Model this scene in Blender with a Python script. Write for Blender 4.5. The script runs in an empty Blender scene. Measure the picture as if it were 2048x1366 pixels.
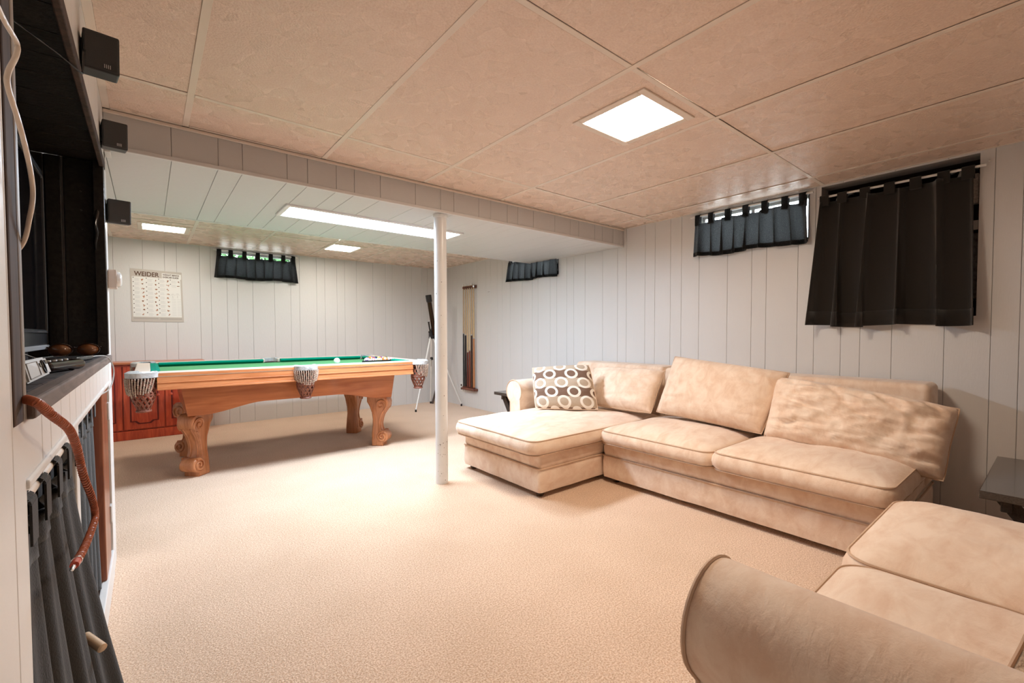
import bpy, bmesh, math, random
from mathutils import Vector, Matrix, noise
random.seed(7)
SC = bpy.context.scene
COL = SC.collection
PI = math.pi
# ------------------------------------------------------------------ camera
H = 1.966
CAMZ = 1.0126
yaw, pitch, roll = math.radians(39.0967), math.radians(-1.6893), math.radians(-0.1306)
Fv = Vector((math.sin(yaw)*math.cos(pitch), math.cos(yaw)*math.cos(pitch), math.sin(pitch)))
r0 = Vector((math.cos(yaw), -math.sin(yaw), 0)); u0 = r0.cross(Fv)
Rv = r0*math.cos(roll)+u0*math.sin(roll); Uv = -r0*math.sin(roll)+u0*math.cos(roll)
cam = bpy.data.cameras.new('camera'); camo = bpy.data.objects.new('camera', cam); COL.objects.link(camo)
camo.matrix_world = Matrix(((Rv.x, Uv.x, -Fv.x, 0), (Rv.y, Uv.y, -Fv.y, 0), (Rv.z, Uv.z, -Fv.z, CAMZ), (0, 0, 0, 1)))
cam.sensor_fit = 'HORIZONTAL'; cam.sensor_width = 36; cam.lens = 36*895.747/2048
cam.shift_y = 9.963/2048; cam.clip_start = .01; cam.clip_end = 200
SC.camera = camo
# ------------------------------------------------------------------ world, exposure, lamp strengths
W = bpy.data.worlds.new('world'); SC.world = W; W.use_nodes = True
wb = W.node_tree.nodes['Background']; wb.inputs[0].default_value = (.88, .94, 1.0, 1); wb.inputs[1].default_value = 14.0
SC.view_settings.view_transform = 'Standard'; SC.view_settings.look = 'None'
SC.view_settings.gamma = 1; SC.view_settings.use_curve_mapping = False
SC.view_settings.exposure = 0.56
TUBE_E, PANEL_E, SMALL_E = 53.0, 54.0, 29.0
SC.cycles.use_light_tree = False; SC.cycles.use_adaptive_sampling = True; SC.cycles.adaptive_threshold = .04; SC.cycles.max_bounces = 7; SC.cycles.diffuse_bounces = 4; SC.cycles.glossy_bounces = 3; SC.cycles.transmission_bounces = 4; SC.cycles.transparent_max_bounces = 8
COOL = (.78, .95, 1.14); WARM = (1.0, .84, .66); WARM2 = (1.0, .92, .82)

# ------------------------------------------------------------------ materials
MATS = {}
def nodemat(name):
    m = bpy.data.materials.new(name); m.use_nodes = True
    nt = m.node_tree; b = nt.nodes['Principled BSDF']
    return m, nt, b
def mat(name, col, rough=.5, metal=0, spec=.5, bump=0, bscale=200, var=0, vscale=8, coat=0, trans=0, stretch=None):
    """plain procedural surface: base colour with noise variation and fine noise relief"""
    if name in MATS: return MATS[name]
    m, nt, b = nodemat(name); L = nt.links
    b.inputs['Base Color'].default_value = (*col, 1); b.inputs['Roughness'].default_value = rough
    b.inputs['Metallic'].default_value = metal; b.inputs['Specular IOR Level'].default_value = spec
    b.inputs['Coat Weight'].default_value = coat
    if var or bump:
        tc = nt.nodes.new('ShaderNodeTexCoord'); src = tc.outputs['Object']
        if stretch:
            mp = nt.nodes.new('ShaderNodeMapping'); mp.inputs['Scale'].default_value = stretch
            L.new(src, mp.inputs['Vector']); src = mp.outputs['Vector']
    if var:
        n = nt.nodes.new('ShaderNodeTexNoise'); n.inputs['Scale'].default_value = vscale; n.inputs['Detail'].default_value = 5
        L.new(src, n.inputs['Vector'])
        r = nt.nodes.new('ShaderNodeValToRGB')
        r.color_ramp.elements[0].position = .3; r.color_ramp.elements[1].position = .7
        r.color_ramp.elements[0].color = (*[c*(1-var) for c in col], 1)
        r.color_ramp.elements[1].color = (*[min(1, c*(1+var)) for c in col], 1)
        L.new(n.outputs['Fac'], r.inputs['Fac']); L.new(r.outputs['Color'], b.inputs['Base Color'])
    if bump:
        n2 = nt.nodes.new('ShaderNodeTexNoise'); n2.inputs['Scale'].default_value = bscale; n2.inputs['Detail'].default_value = 3
        L.new(src, n2.inputs['Vector'])
        bp = nt.nodes.new('ShaderNodeBump'); bp.inputs['Strength'].default_value = bump; bp.inputs['Distance'].default_value = .01
        L.new(n2.outputs['Fac'], bp.inputs['Height']); L.new(bp.outputs['Normal'], b.inputs['Normal'])
    MATS[name] = m; return m
def emit(name, col, strength, grid=0):
    m, nt, b = nodemat(name)
    b.inputs['Base Color'].default_value = (.9, .9, .9, 1)
    b.inputs['Emission Color'].default_value = (*col, 1); b.inputs['Emission Strength'].default_value = strength
    if grid:   # prismatic lens relief
        L = nt.links; tc = nt.nodes.new('ShaderNodeTexCoord'); v = nt.nodes.new('ShaderNodeTexVoronoi'); v.inputs['Scale'].default_value = grid
        v.inputs['Randomness'].default_value = 0
        L.new(tc.outputs['Object'], v.inputs['Vector']); bp = nt.nodes.new('ShaderNodeBump'); bp.inputs['Strength'].default_value = .6
        L.new(v.outputs['Distance'], bp.inputs['Height']); L.new(bp.outputs['Normal'], b.inputs['Normal'])
    return m
def wood(name, c1, c2, scale=6, axis=0, rough=.35, coat=.2):
    m, nt, b = nodemat(name); L = nt.links
    tc = nt.nodes.new('ShaderNodeTexCoord'); mp = nt.nodes.new('ShaderNodeMapping')
    s = [scale*2.2]*3; s[axis] = scale*.22; mp.inputs['Scale'].default_value = s
    L.new(tc.outputs['Object'], mp.inputs['Vector'])
    n = nt.nodes.new('ShaderNodeTexNoise'); n.inputs['Scale'].default_value = 2; n.inputs['Detail'].default_value = 8; n.inputs['Distortion'].default_value = 1.4
    L.new(mp.outputs['Vector'], n.inputs['Vector'])
    r = nt.nodes.new('ShaderNodeValToRGB'); r.color_ramp.elements[0].position = .33; r.color_ramp.elements[1].position = .68
    r.color_ramp.elements[0].color = (*c1, 1); r.color_ramp.elements[1].color = (*c2, 1)
    L.new(n.outputs['Fac'], r.inputs['Fac']); L.new(r.outputs['Color'], b.inputs['Base Color'])
    b.inputs['Roughness'].default_value = rough; b.inputs['Coat Weight'].default_value = coat
    return m
def cloth(name, col, transl=.4, bscale=500):
    m, nt, b = nodemat(name); L = nt.links
    b.inputs['Base Color'].default_value = (*col, 1); b.inputs['Roughness'].default_value = .95; b.inputs['Specular IOR Level'].default_value = .1
    b.inputs['Sheen Weight'].default_value = .25
    tc = nt.nodes.new('ShaderNodeTexCoord'); n = nt.nodes.new('ShaderNodeTexNoise'); n.inputs['Scale'].default_value = bscale; n.inputs['Detail'].default_value = 2
    L.new(tc.outputs['Object'], n.inputs['Vector']); bp = nt.nodes.new('ShaderNodeBump'); bp.inputs['Strength'].default_value = .3; bp.inputs['Distance'].default_value = .003
    L.new(n.outputs['Fac'], bp.inputs['Height']); L.new(bp.outputs['Normal'], b.inputs['Normal'])
    if transl:
        t = nt.nodes.new('ShaderNodeBsdfTranslucent'); t.inputs['Color'].default_value = (.40, .42, .45, 1)
        wv = nt.nodes.new('ShaderNodeTexNoise'); wv.inputs['Scale'].default_value = 320; wv.inputs['Detail'].default_value = 2; L.new(tc.outputs['Object'], wv.inputs['Vector'])
        wr_ = nt.nodes.new('ShaderNodeValToRGB'); wr_.color_ramp.elements[0].position = .35; wr_.color_ramp.elements[1].position = .7
        wr_.color_ramp.elements[0].color = (.20, .205, .21, 1); wr_.color_ramp.elements[1].color = (.58, .59, .60, 1); L.new(wv.outputs['Fac'], wr_.inputs['Fac']); L.new(wr_.outputs['Color'], t.inputs['Color'])
        mx = nt.nodes.new('ShaderNodeMixShader'); mx.inputs[0].default_value = transl
        out = nt.nodes['Material Output']
        L.new(b.outputs[0], mx.inputs[1]); L.new(t.outputs[0], mx.inputs[2]); L.new(mx.outputs[0], out.inputs['Surface'])
    return m
def glass(name, tint=(.92, .95, .95)):
    m, nt, b = nodemat(name); L = nt.links
    t = nt.nodes.new('ShaderNodeBsdfTransparent'); t.inputs['Color'].default_value = (*tint, 1)
    g = nt.nodes.new('ShaderNodeBsdfGlossy'); g.inputs['Roughness'].default_value = .03
    f = nt.nodes.new('ShaderNodeFresnel'); f.inputs['IOR'].default_value = 1.45
    mx = nt.nodes.new('ShaderNodeMixShader'); out = nt.nodes['Material Output']
    L.new(f.outputs[0], mx.inputs[0]); L.new(t.outputs[0], mx.inputs[1]); L.new(g.outputs[0], mx.inputs[2]); L.new(mx.outputs[0], out.inputs['Surface'])
    return m
def carpet():
    m, nt, b = nodemat('carpet'); L = nt.links
    tc = nt.nodes.new('ShaderNodeTexCoord')
    n = nt.nodes.new('ShaderNodeTexNoise'); n.inputs['Scale'].default_value = 170; n.inputs['Detail'].default_value = 4
    n3 = nt.nodes.new('ShaderNodeTexNoise'); n3.inputs['Scale'].default_value = 3; n3.inputs['Detail'].default_value = 6
    r = nt.nodes.new('ShaderNodeValToRGB'); r.color_ramp.elements[0].position = .38; r.color_ramp.elements[1].position = .62
    r.color_ramp.elements[0].color = (.62, .40, .26, 1); r.color_ramp.elements[1].color = (.88, .67, .51, 1)
    r3 = nt.nodes.new('ShaderNodeValToRGB'); r3.color_ramp.elements[0].position = .3; r3.color_ramp.elements[1].position = .6
    r3.color_ramp.elements[0].color = (.93, .92, .90, 1); r3.color_ramp.elements[1].color = (1, 1, 1, 1)
    mx = nt.nodes.new('ShaderNodeMixRGB'); mx.blend_type = 'MULTIPLY'; mx.inputs[0].default_value = 1
    v = nt.nodes.new('ShaderNodeTexVoronoi'); v.inputs['Scale'].default_value = 240
    bp = nt.nodes.new('ShaderNodeBump'); bp.inputs['Strength'].default_value = .45; bp.inputs['Distance'].default_value = .006
    for k in (n, n3, v): L.new(tc.outputs['Object'], k.inputs['Vector'])
    L.new(n.outputs['Fac'], r.inputs['Fac']); L.new(n3.outputs['Fac'], r3.inputs['Fac'])
    L.new(r.outputs['Color'], mx.inputs[1]); L.new(r3.outputs['Color'], mx.inputs[2]); L.new(mx.outputs[0], b.inputs['Base Color'])
    L.new(v.outputs['Distance'], bp.inputs['Height']); L.new(bp.outputs['Normal'], b.inputs['Normal'])
    b.inputs['Roughness'].default_value = 1; b.inputs['Specular IOR Level'].default_value = .05; b.inputs['Sheen Weight'].default_value = .3
    return m
def ceiling_tile_mat():
    m, nt, b = nodemat('stippled_tile'); L = nt.links
    tc = nt.nodes.new('ShaderNodeTexCoord')
    nd = nt.nodes.new('ShaderNodeTexNoise'); nd.inputs['Scale'].default_value = 9; nd.inputs['Detail'].default_value = 3
    add = nt.nodes.new('ShaderNodeMixRGB'); add.blend_type = 'ADD'; add.inputs[0].default_value = .045
    L.new(tc.outputs['Object'], nd.inputs['Vector']); L.new(tc.outputs['Object'], add.inputs[1]); L.new(nd.outputs['Color'], add.inputs[2])
    v = nt.nodes.new('ShaderNodeTexVoronoi'); v.inputs['Scale'].default_value = 13
    L.new(add.outputs[0], v.inputs['Vector'])
    sep = nt.nodes.new('ShaderNodeSeparateColor'); L.new(v.outputs['Color'], sep.inputs[0])
    n = nt.nodes.new('ShaderNodeTexNoise'); n.inputs['Scale'].default_value = 150; n.inputs['Detail'].default_value = 3
    L.new(tc.outputs['Object'], n.inputs['Vector'])
    ma = nt.nodes.new('ShaderNodeMath'); ma.operation = 'MULTIPLY_ADD'; ma.inputs[1].default_value = .85
    L.new(n.outputs['Fac'], ma.inputs[0]); 
    mb_ = nt.nodes.new('ShaderNodeMath'); mb_.operation = 'MULTIPLY'; mb_.inputs[1].default_value = .07
    av = nt.nodes.new('ShaderNodeMath'); av.operation = 'ADD'; L.new(sep.outputs[0], av.inputs[0]); L.new(sep.outputs[2], av.inputs[1]); L.new(av.outputs[0], mb_.inputs[0]); L.new(mb_.outputs[0], ma.inputs[2])
    r = nt.nodes.new('ShaderNodeValToRGB'); r.color_ramp.elements[0].position = .2; r.color_ramp.elements[1].position = .85
    r.color_ramp.elements[0].color = (.75, .555, .44, 1); r.color_ramp.elements[1].color = (.93, .75, .63, 1)
    L.new(ma.outputs[0], r.inputs['Fac']); L.new(r.outputs['Color'], b.inputs['Base Color'])
    bp = nt.nodes.new('ShaderNodeBump'); bp.inputs['Strength'].default_value = .55; bp.inputs['Distance'].default_value = .005
    L.new(n.outputs['Fac'], bp.inputs['Height']); L.new(bp.outputs['Normal'], b.inputs['Normal'])
    rr = nt.nodes.new('ShaderNodeMapRange'); rr.inputs['To Min'].default_value = .24; rr.inputs['To Max'].default_value = .32
    L.new(sep.outputs[1], rr.inputs['Value']); L.new(rr.outputs[0], b.inputs['Roughness'])
    b.inputs['Specular IOR Level'].default_value = .65
    return m
def suede(name, c1, c2):
    m, nt, b = nodemat(name); L = nt.links
    tc = nt.nodes.new('ShaderNodeTexCoord'); mp = nt.nodes.new('ShaderNodeMapping'); mp.inputs['Scale'].default_value = (1, 2.2, 1.6)
    L.new(tc.outputs['Object'], mp.inputs['Vector'])
    n = nt.nodes.new('ShaderNodeTexNoise'); n.inputs['Scale'].default_value = 7; n.inputs['Detail'].default_value = 7; n.inputs['Roughness'].default_value = .62; n.inputs['Distortion'].default_value = .5
    L.new(mp.outputs['Vector'], n.inputs['Vector'])
    r = nt.nodes.new('ShaderNodeValToRGB'); r.color_ramp.elements[0].position = .34; r.color_ramp.elements[1].position = .62
    r.color_ramp.elements[0].color = (*c1, 1); r.color_ramp.elements[1].color = (*c2, 1)
    L.new(n.outputs['Fac'], r.inputs['Fac']); L.new(r.outputs['Color'], b.inputs['Base Color'])
    n2 = nt.nodes.new('ShaderNodeTexNoise'); n2.inputs['Scale'].default_value = 350
    L.new(tc.outputs['Object'], n2.inputs['Vector'])
    bp = nt.nodes.new('ShaderNodeBump'); bp.inputs['Strength'].default_value = .12; bp.inputs['Distance'].default_value = .003
    L.new(n2.outputs['Fac'], bp.inputs['Height'])
    n4 = nt.nodes.new('ShaderNodeTexNoise'); n4.inputs['Scale'].default_value = 26; n4.inputs['Detail'].default_value = 3; n4.inputs['Distortion'].default_value = .8
    L.new(mp.outputs['Vector'], n4.inputs['Vector'])
    bp2 = nt.nodes.new('ShaderNodeBump'); bp2.inputs['Strength'].default_value = .13; bp2.inputs['Distance'].default_value = .012
    L.new(n4.outputs['Fac'], bp2.inputs['Height']); L.new(bp.outputs['Normal'], bp2.inputs['Normal'])
    L.new(bp2.outputs['Normal'], b.inputs['Normal'])
    b.inputs['Roughness'].default_value = .9; b.inputs['Specular IOR Level'].default_value = .15; b.inputs['Sheen Weight'].default_value = .35
    return m
def ring_pattern():
    """linked cream rings over alternating rows of brown and taupe, woven into the pillow (object x / z)"""
    m, nt, b = nodemat('ring_print'); L = nt.links
    def M(op, a, b_=None, c=None):
        n = nt.nodes.new('ShaderNodeMath'); n.operation = op
        for i, s in enumerate((a, b_, c)):
            if s is None: continue
            if isinstance(s, (int, float)): n.inputs[i].default_value = s
            else: L.new(s, n.inputs[i])
        return n.outputs[0]
    uv = nt.nodes.new('ShaderNodeUVMap'); sx = nt.nodes.new('ShaderNodeSeparateXYZ'); L.new(uv.outputs[0], sx.inputs[0])
    u = M('ADD', M('MULTIPLY', sx.outputs[0], 5.6), .2); v = M('ADD', M('MULTIPLY', sx.outputs[1], 5.0), .4)
    def dist(off):
        a = M('SUBTRACT', M('PINGPONG', M('ADD', u, off), 1.0), 0.0)
        c = M('SUBTRACT', M('PINGPONG', M('ADD', v, off), 1.0), 0.0)
        return M('SQRT', M('ADD', M('MULTIPLY', a, a), M('MULTIPLY', c, c)))
    d = M('MINIMUM', dist(0.0), dist(1.0))
    row = M('GREATER_THAN', M('PINGPONG', v, 1.0), .5)
    ring = M('MULTIPLY', M('GREATER_THAN', d, .38), M('LESS_THAN', d, .60))
    n = nt.nodes.new('ShaderNodeTexNoise'); n.inputs['Scale'].default_value = 40; n.inputs['Detail'].default_value = 4
    mp = nt.nodes.new('ShaderNodeMapping'); mp.inputs['Scale'].default_value = (1, 8, 1)
    L.new(uv.outputs[0], mp.inputs['Vector']); L.new(mp.outputs[0], n.inputs['Vector'])
    def mix(f, c1, c2):
        x = nt.nodes.new('ShaderNodeMixRGB')
        if isinstance(f, (int, float)): x.inputs[0].default_value = f
        else: L.new(f, x.inputs[0])
        for i, c in ((1, c1), (2, c2)):
            if isinstance(c, tuple): x.inputs[i].default_value = (*c, 1)
            else: L.new(c, x.inputs[i])
        return x.outputs[0]
    dark = mix(n.outputs['Fac'], (.10, .055, .035), (.26, .15, .10)); tan = mix(n.outputs['Fac'], (.36, .27, .19), (.58, .46, .35))
    c = mix(ring, mix(row, dark, tan), (.84, .77, .68))
    L.new(c, b.inputs['Base Color']); b.inputs['Roughness'].default_value = .9
    bp = nt.nodes.new('ShaderNodeBump'); bp.inputs['Strength'].default_value = .4; bp.inputs['Distance'].default_value = .003
    L.new(ring, bp.inputs['Height']); L.new(bp.outputs['Normal'], b.inputs['Normal'])
    return m

M_carpet = carpet(); M_tile = ceiling_tile_mat()
M_panel = mat('painted_panel', (.70, .685, .675), .42, bump=.12, bscale=35, stretch=(6, 6, .6))
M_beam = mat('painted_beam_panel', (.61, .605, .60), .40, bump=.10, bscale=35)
M_gap = mat('groove_backing_paint', (.42, .39, .37), .9)  # plain grey backing that shows in the gaps between boards
M_white = mat('white_paint', (.78, .77, .755), .4, bump=.05, bscale=60)
M_grid = mat('tan_grid_bar', (.82, .71, .61), .32)
M_black = mat('black_paint', (.018, .015, .013), .30, bump=.12, bscale=80, var=.5, vscale=60)
M_darkwood = wood('dark_walnut', (.035, .018, .010), (.085, .050, .032), 7, 1, .4)
M_trimwood = wood('walnut_trim', (.030, .014, .008), (.075, .042, .027), 8, 2, .75, 0)
M_redwood = wood('red_mahogany', (.34, .028, .009), (.64, .10, .035), 5, 2, .38, .3)
M_oak = wood('honey_oak', (.52, .175, .06), (.72, .30, .125), 4, 0, .35, .25)
M_oakdeep = wood('honey_oak_body', (.42, .12, .038), (.60, .21, .075), 4, 0, .35, .25)
M_oakleg = wood('honey_oak_leg', (.42, .145, .05), (.66, .28, .125), 5, 2, .33, .35)
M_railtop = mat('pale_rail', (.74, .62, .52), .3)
M_felt = mat('green_felt', (.12, .40, .18), .95, spec=.1, bump=.1, bscale=400)
M_feltdark = mat('green_cushion_cloth', (.0, .25, .17), .9, spec=.1)
M_plasticwrap = mat('wrapped_grey_plastic', (.52, .52, .51), .22, bump=.5, bscale=45, var=.3, vscale=25)
M_leather = mat('brown_leather', (.22, .075, .045), .45, bump=.2, bscale=120, var=.25, vscale=30)
M_fringe = mat('beige_fringe', (.46, .34, .26), .8, var=.55, vscale=160)
M_curtain = cloth('black_curtain_cloth', (.012, .012, .013), .34)
M_curtain_big = cloth('black_heavy_cloth', (.028, .024, .021), 0)
M_denim = cloth('charcoal_denim', (.030, .028, .026), 0, 300)
M_denim2 = cloth('grey_blue_denim', (.075, .085, .095), 0, 300)
M_glass = glass('window_glass'); M_metal = mat('chrome', (.8, .8, .8), .15, 1); M_steel = mat('painted_steel_post', (.80, .80, .80), .28, var=.06, vscale=5)
M_blackplastic = mat('black_plastic', (.012, .012, .013), .35)
M_greyplastic = mat('grey_plastic', (.50, .49, .47), .45)
M_whiteplastic = mat('white_plastic', (.82, .81, .78), .35)
M_suede = suede('beige_suede', (.74, .52, .375), (.86, .68, .535))
M_pipe = mat('suede_piping', (.60, .41, .28), .8)
M_blackwood = mat('black_lacquered_wood', (.052, .040, .032), .16, coat=.3, var=.3, vscale=15, stretch=(1, 14, 14))
M_rings = ring_pattern()

# ------------------------------------------------------------------ mesh helpers
class MB:
    def __init__(s): s.v = []; s.f = []
    def add(s, vs, fs):
        o = len(s.v); s.v += [tuple(p) for p in vs]; s.f += [tuple(i+o for i in f) for f in fs]; return s
    def box(s, x0, x1, y0, y1, z0, z1):
        return s.add([(x0,y0,z0),(x1,y0,z0),(x1,y1,z0),(x0,y1,z0),(x0,y0,z1),(x1,y0,z1),(x1,y1,z1),(x0,y1,z1)],
                     [(0,3,2,1),(4,5,6,7),(0,1,5,4),(1,2,6,5),(2,3,7,6),(3,0,4,7)])
    def bbox(s, x0, x1, y0, y1, z0, z1, b=.004, seg=2):
        bm = bmesh.new(); bmesh.ops.create_cube(bm, size=1)
        for v in bm.verts: v.co = Vector(((x0+x1)/2+v.co.x*(x1-x0), (y0+y1)/2+v.co.y*(y1-y0), (z0+z1)/2+v.co.z*(z1-z0)))
        bmesh.ops.bevel(bm, geom=list(bm.edges), offset=b, segments=seg, profile=.5, affect='EDGES')
        bm.verts.index_update()
        s.add([v.co[:] for v in bm.verts], [[v.index for v in f.verts] for f in bm.faces]); bm.free(); return s
    def tube(s, pts, r, n=8, closed=False, caps=True):
        pts = [Vector(p) for p in pts]; k = len(pts); rings = []
        up = None
        for i, p in enumerate(pts):
            a = pts[(i-1) % k] if (closed or i > 0) else p; b = pts[(i+1) % k] if (closed or i < k-1) else p
            t = (b-a).normalized()
            if up is None: up = t.orthogonal().normalized()
            else:
                up = up - t*up.dot(t)
                up = up.normalized() if up.length > 1e-6 else t.orthogonal().normalized()
            w = t.cross(up); rr = r[i] if isinstance(r, (list, tuple)) else r
            rings.append([p+(up*math.cos(2*PI*j/n)+w*math.sin(2*PI*j/n))*rr for j in range(n)])
        vs = [q for rg in rings for q in rg]; fs = []
        for i in range(k if closed else k-1):
            for j in range(n):
                a = i*n+j; b = i*n+(j+1) % n; c = ((i+1) % k)*n+(j+1) % n; d = ((i+1) % k)*n+j
                fs.append((a, b, c, d))
        if caps and not closed: fs += [tuple(range(n-1, -1, -1)), tuple((k-1)*n+j for j in range(n))]
        return s.add(vs, fs)
    def lathe(s, prof, n=16, c=(0, 0, 0), axis='z', a0=0, a1=2*PI):
        full = abs(a1-a0-2*PI) < 1e-6; m = n if full else n+1; vs = []; fs = []
        for (r, z) in prof:
            for j in range(m):
                a = a0+(a1-a0)*j/n; p = (r*math.cos(a), r*math.sin(a), z)
                if axis == 'y': p = (p[0], p[2], p[1])
                if axis == 'x': p = (p[2], p[0], p[1])
                vs.append((p[0]+c[0], p[1]+c[1], p[2]+c[2]))
        for i in range(len(prof)-1):
            for j in range(n):
                fs.append((i*m+j, i*m+(j+1) % m, (i+1)*m+(j+1) % m, (i+1)*m+j))
        return s.add(vs, fs)
    def prism(s, poly, fn, t0, t1):
        """poly of 2-D points, fn(a,b,t) -> 3-D"""
        k = len(poly); vs = [fn(a, b, t0) for a, b in poly]+[fn(a, b, t1) for a, b in poly]
        fs = [tuple(range(k)), tuple(range(2*k-1, k-1, -1))]+[(i, i+k, (i+1) % k+k, (i+1) % k) for i in range(k)]
        return s.add(vs, fs)
    def grid(s, fn, nu, nv):
        vs = [fn(i/nu, j/nv) for j in range(nv+1) for i in range(nu+1)]
        return s.add(vs, [(j*(nu+1)+i, j*(nu+1)+i+1, (j+1)*(nu+1)+i+1, (j+1)*(nu+1)+i) for j in range(nv) for i in range(nu)])
    def sphere(s, c, r, n=16, m=10):
        return s.lathe([(r*math.sin(PI*i/m)+1e-5, -r*math.cos(PI*i/m)) for i in range(m+1)], n, c)

def mesh_of(mb, name, off=(0, 0, 0), smooth=False, fix=True):
    me = bpy.data.meshes.new(name)
    me.from_pydata([(v[0]-off[0], v[1]-off[1], v[2]-off[2]) for v in mb.v], [], mb.f)
    if fix:
        bm = bmesh.new(); bm.from_mesh(me); bmesh.ops.recalc_face_normals(bm, faces=bm.faces); bm.to_mesh(me); bm.free()
    if smooth:
        for p in me.polygons: p.use_smooth = True
        me.set_sharp_from_angle(angle=math.radians(smooth if smooth > 1 else 45))
    return me
def obj(name, mb, m, parent=None, smooth=False, local=False, label=None, fix=True):
    off = (0, 0, 0)
    if parent is not None and not local:
        p = parent; off = Vector((0, 0, 0))
        while p is not None: off = off+p.location; p = p.parent
    me = mesh_of(mb, name, off, smooth, fix)
    if m: me.materials.append(m)
    o = bpy.data.objects.new(name, me); COL.objects.link(o)
    if parent: o.parent = parent
    if label: o['label'] = label
    return o
def tag(o, label, cat, group=None):
    o['label'] = label; o['category'] = cat
    if group: o['group'] = group
    return o
def thing(name, loc, label, cat, group=None, rz=0):
    o = bpy.data.objects.new(name, None); COL.objects.link(o); o.location = loc; o.rotation_euler = (0, 0, rz); o.empty_display_size = .1
    return tag(o, label, cat, group)
def struct(name, mb, m, label=None, cat=None, smooth=False):
    o = obj(name, mb, m, None, smooth); o['kind'] = 'structure'
    if label: o['label'] = label
    o['category'] = cat or name.split('_')[0]
    return o

# ------------------------------------------------------------------ panelled surfaces
PAT = [.179, .101, .202, .101, .151, .101, .155, .229]      # random-groove sheet panelling, 4 ft repeat
def grooves(start, lo, hi, sign=1, scale=1.0):
    g = [start]; i = 0; x = start
    far = hi if sign > 0 else lo
    while (x < far) if sign > 0 else (x > far):
        x += sign*PAT[i % 8]*scale; g.append(x); i += 1
    x = start; i = -1; far = lo if sign > 0 else hi
    while (x > far) if sign > 0 else (x < far):
        x -= sign*PAT[i % 8]*scale; g.append(x); i -= 1
    return sorted([lo, hi]+[q for q in g if lo+.02 < q < hi-.02])
def planks(parent, gs, v0, v1, fn, m, holes=(), th=.007, ch=.0018, name='panel'):
    """one board per groove interval. fn(u, v, n) -> world, n = depth behind the face"""
    for a, b in zip(gs, gs[1:]):
        cuts = sorted({a, b}|{h for q in holes for h in q[:2] if a < h < b}); mb = MB()
        for c, d in zip(cuts, cuts[1:]):
            mid = (c+d)/2; zs = [(v0, v1)]
            for (h0, h1, z0, z1) in holes:
                if h0 < mid < h1:
                    zs = [s for p in zs for s in ((p[0], min(p[1], z0)), (max(p[0], z1), p[1])) if s[1]-s[0] > 1e-3]
            for (z0, z1) in zs:
                ia = ch if c == a else 0; ib = ch if d == b else 0; ga = .0008 if c == a else 0; gb = .0008 if d == b else 0
                vs = []
                for z in (z0, z1):
                    vs += [fn(c+ga, z, th), fn(c+ga, z, ch*.8), fn(c+ga+ia, z, 0), fn(d-gb-ib, z, 0), fn(d-gb, z, ch*.8), fn(d-gb, z, th)]
                mb.add(vs, [(0, 1, 7, 6), (1, 2, 8, 7), (2, 3, 9, 8), (3, 4, 10, 9), (4, 5, 11, 10), (5, 0, 6, 11), (0, 5, 4, 3, 2, 1), (6, 7, 8, 9, 10, 11)])
        if mb.v: obj(name, mb, m, parent)
XR, YB, XL, XS, YF = 3.42, 5.90, -.13, -1.6, -1.6
BY0, BY1, BZ = 2.578, 3.83, 1.805             # dropped beam
WIN_R = (1.085, 1.86, 1.635, 1.945); WIN_F = (3.42, 4.24, 1.64, 1.90); NICHE = (.295, 1.012, 1.10, 1.957)
WIN_B = (.615, 1.385, 1.655, 1.947)
# floor
fl = struct('floor', MB().box(XS-.1, XR+.11, YF-.1, YB+.11, -.08, 0), M_carpet, 'tan cut pile carpet covering the whole basement floor', 'floor')
# right wall
def slab_x(x0, x1, y0, y1, holes):
    mb = MB(); ys = sorted({y0, y1}|{h for q in holes for h in q[:2]})
    for a, b in zip(ys, ys[1:]):
        zs = [(0, H+.12)]
        for q in holes:
            if q[0] < (a+b)/2 < q[1]: zs = [s for p in zs for s in ((p[0], q[2]), (q[3], p[1])) if s[1]-s[0] > 1e-3]
        for z0, z1 in zs: mb.box(x0, x1, a, b, z0, z1)
    return mb
holesR = [WIN_R, WIN_F, NICHE]
wr = struct('wall_right', slab_x(XR+.0072, XR+.13, YF-.1, YB+.11, holesR), M_gap, 'pale grey wood panelled long wall behind the sectional sofa', 'wall')
planks(wr, grooves(2.817, YF, YB, -1, .985), 0, H+.02, lambda u, v, n: (XR+n, u, v), M_panel, holesR)
# back wall
mb = MB(); xs = [XS-.1, WIN_B[0], WIN_B[1], XR+.13]
mb.box(xs[0], xs[1], YB+.0072, YB+.13, 0, H+.12); mb.box(xs[2], xs[3], YB+.0072, YB+.13, 0, H+.12)
mb.box(xs[1], xs[2], YB+.0072, YB+.13, 0, WIN_B[2]); mb.box(xs[1], xs[2], YB+.0072, YB+.13, WIN_B[3], H+.12)
wbk = struct('wall_back', mb, M_gap, 'pale grey wood panelled wall behind the pool table', 'wall')
planks(wbk, grooves(-.027, XS, XR, 1, .985), 0, H+.02, lambda u, v, n: (u, YB+n, v), M_panel, [WIN_B])
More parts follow.
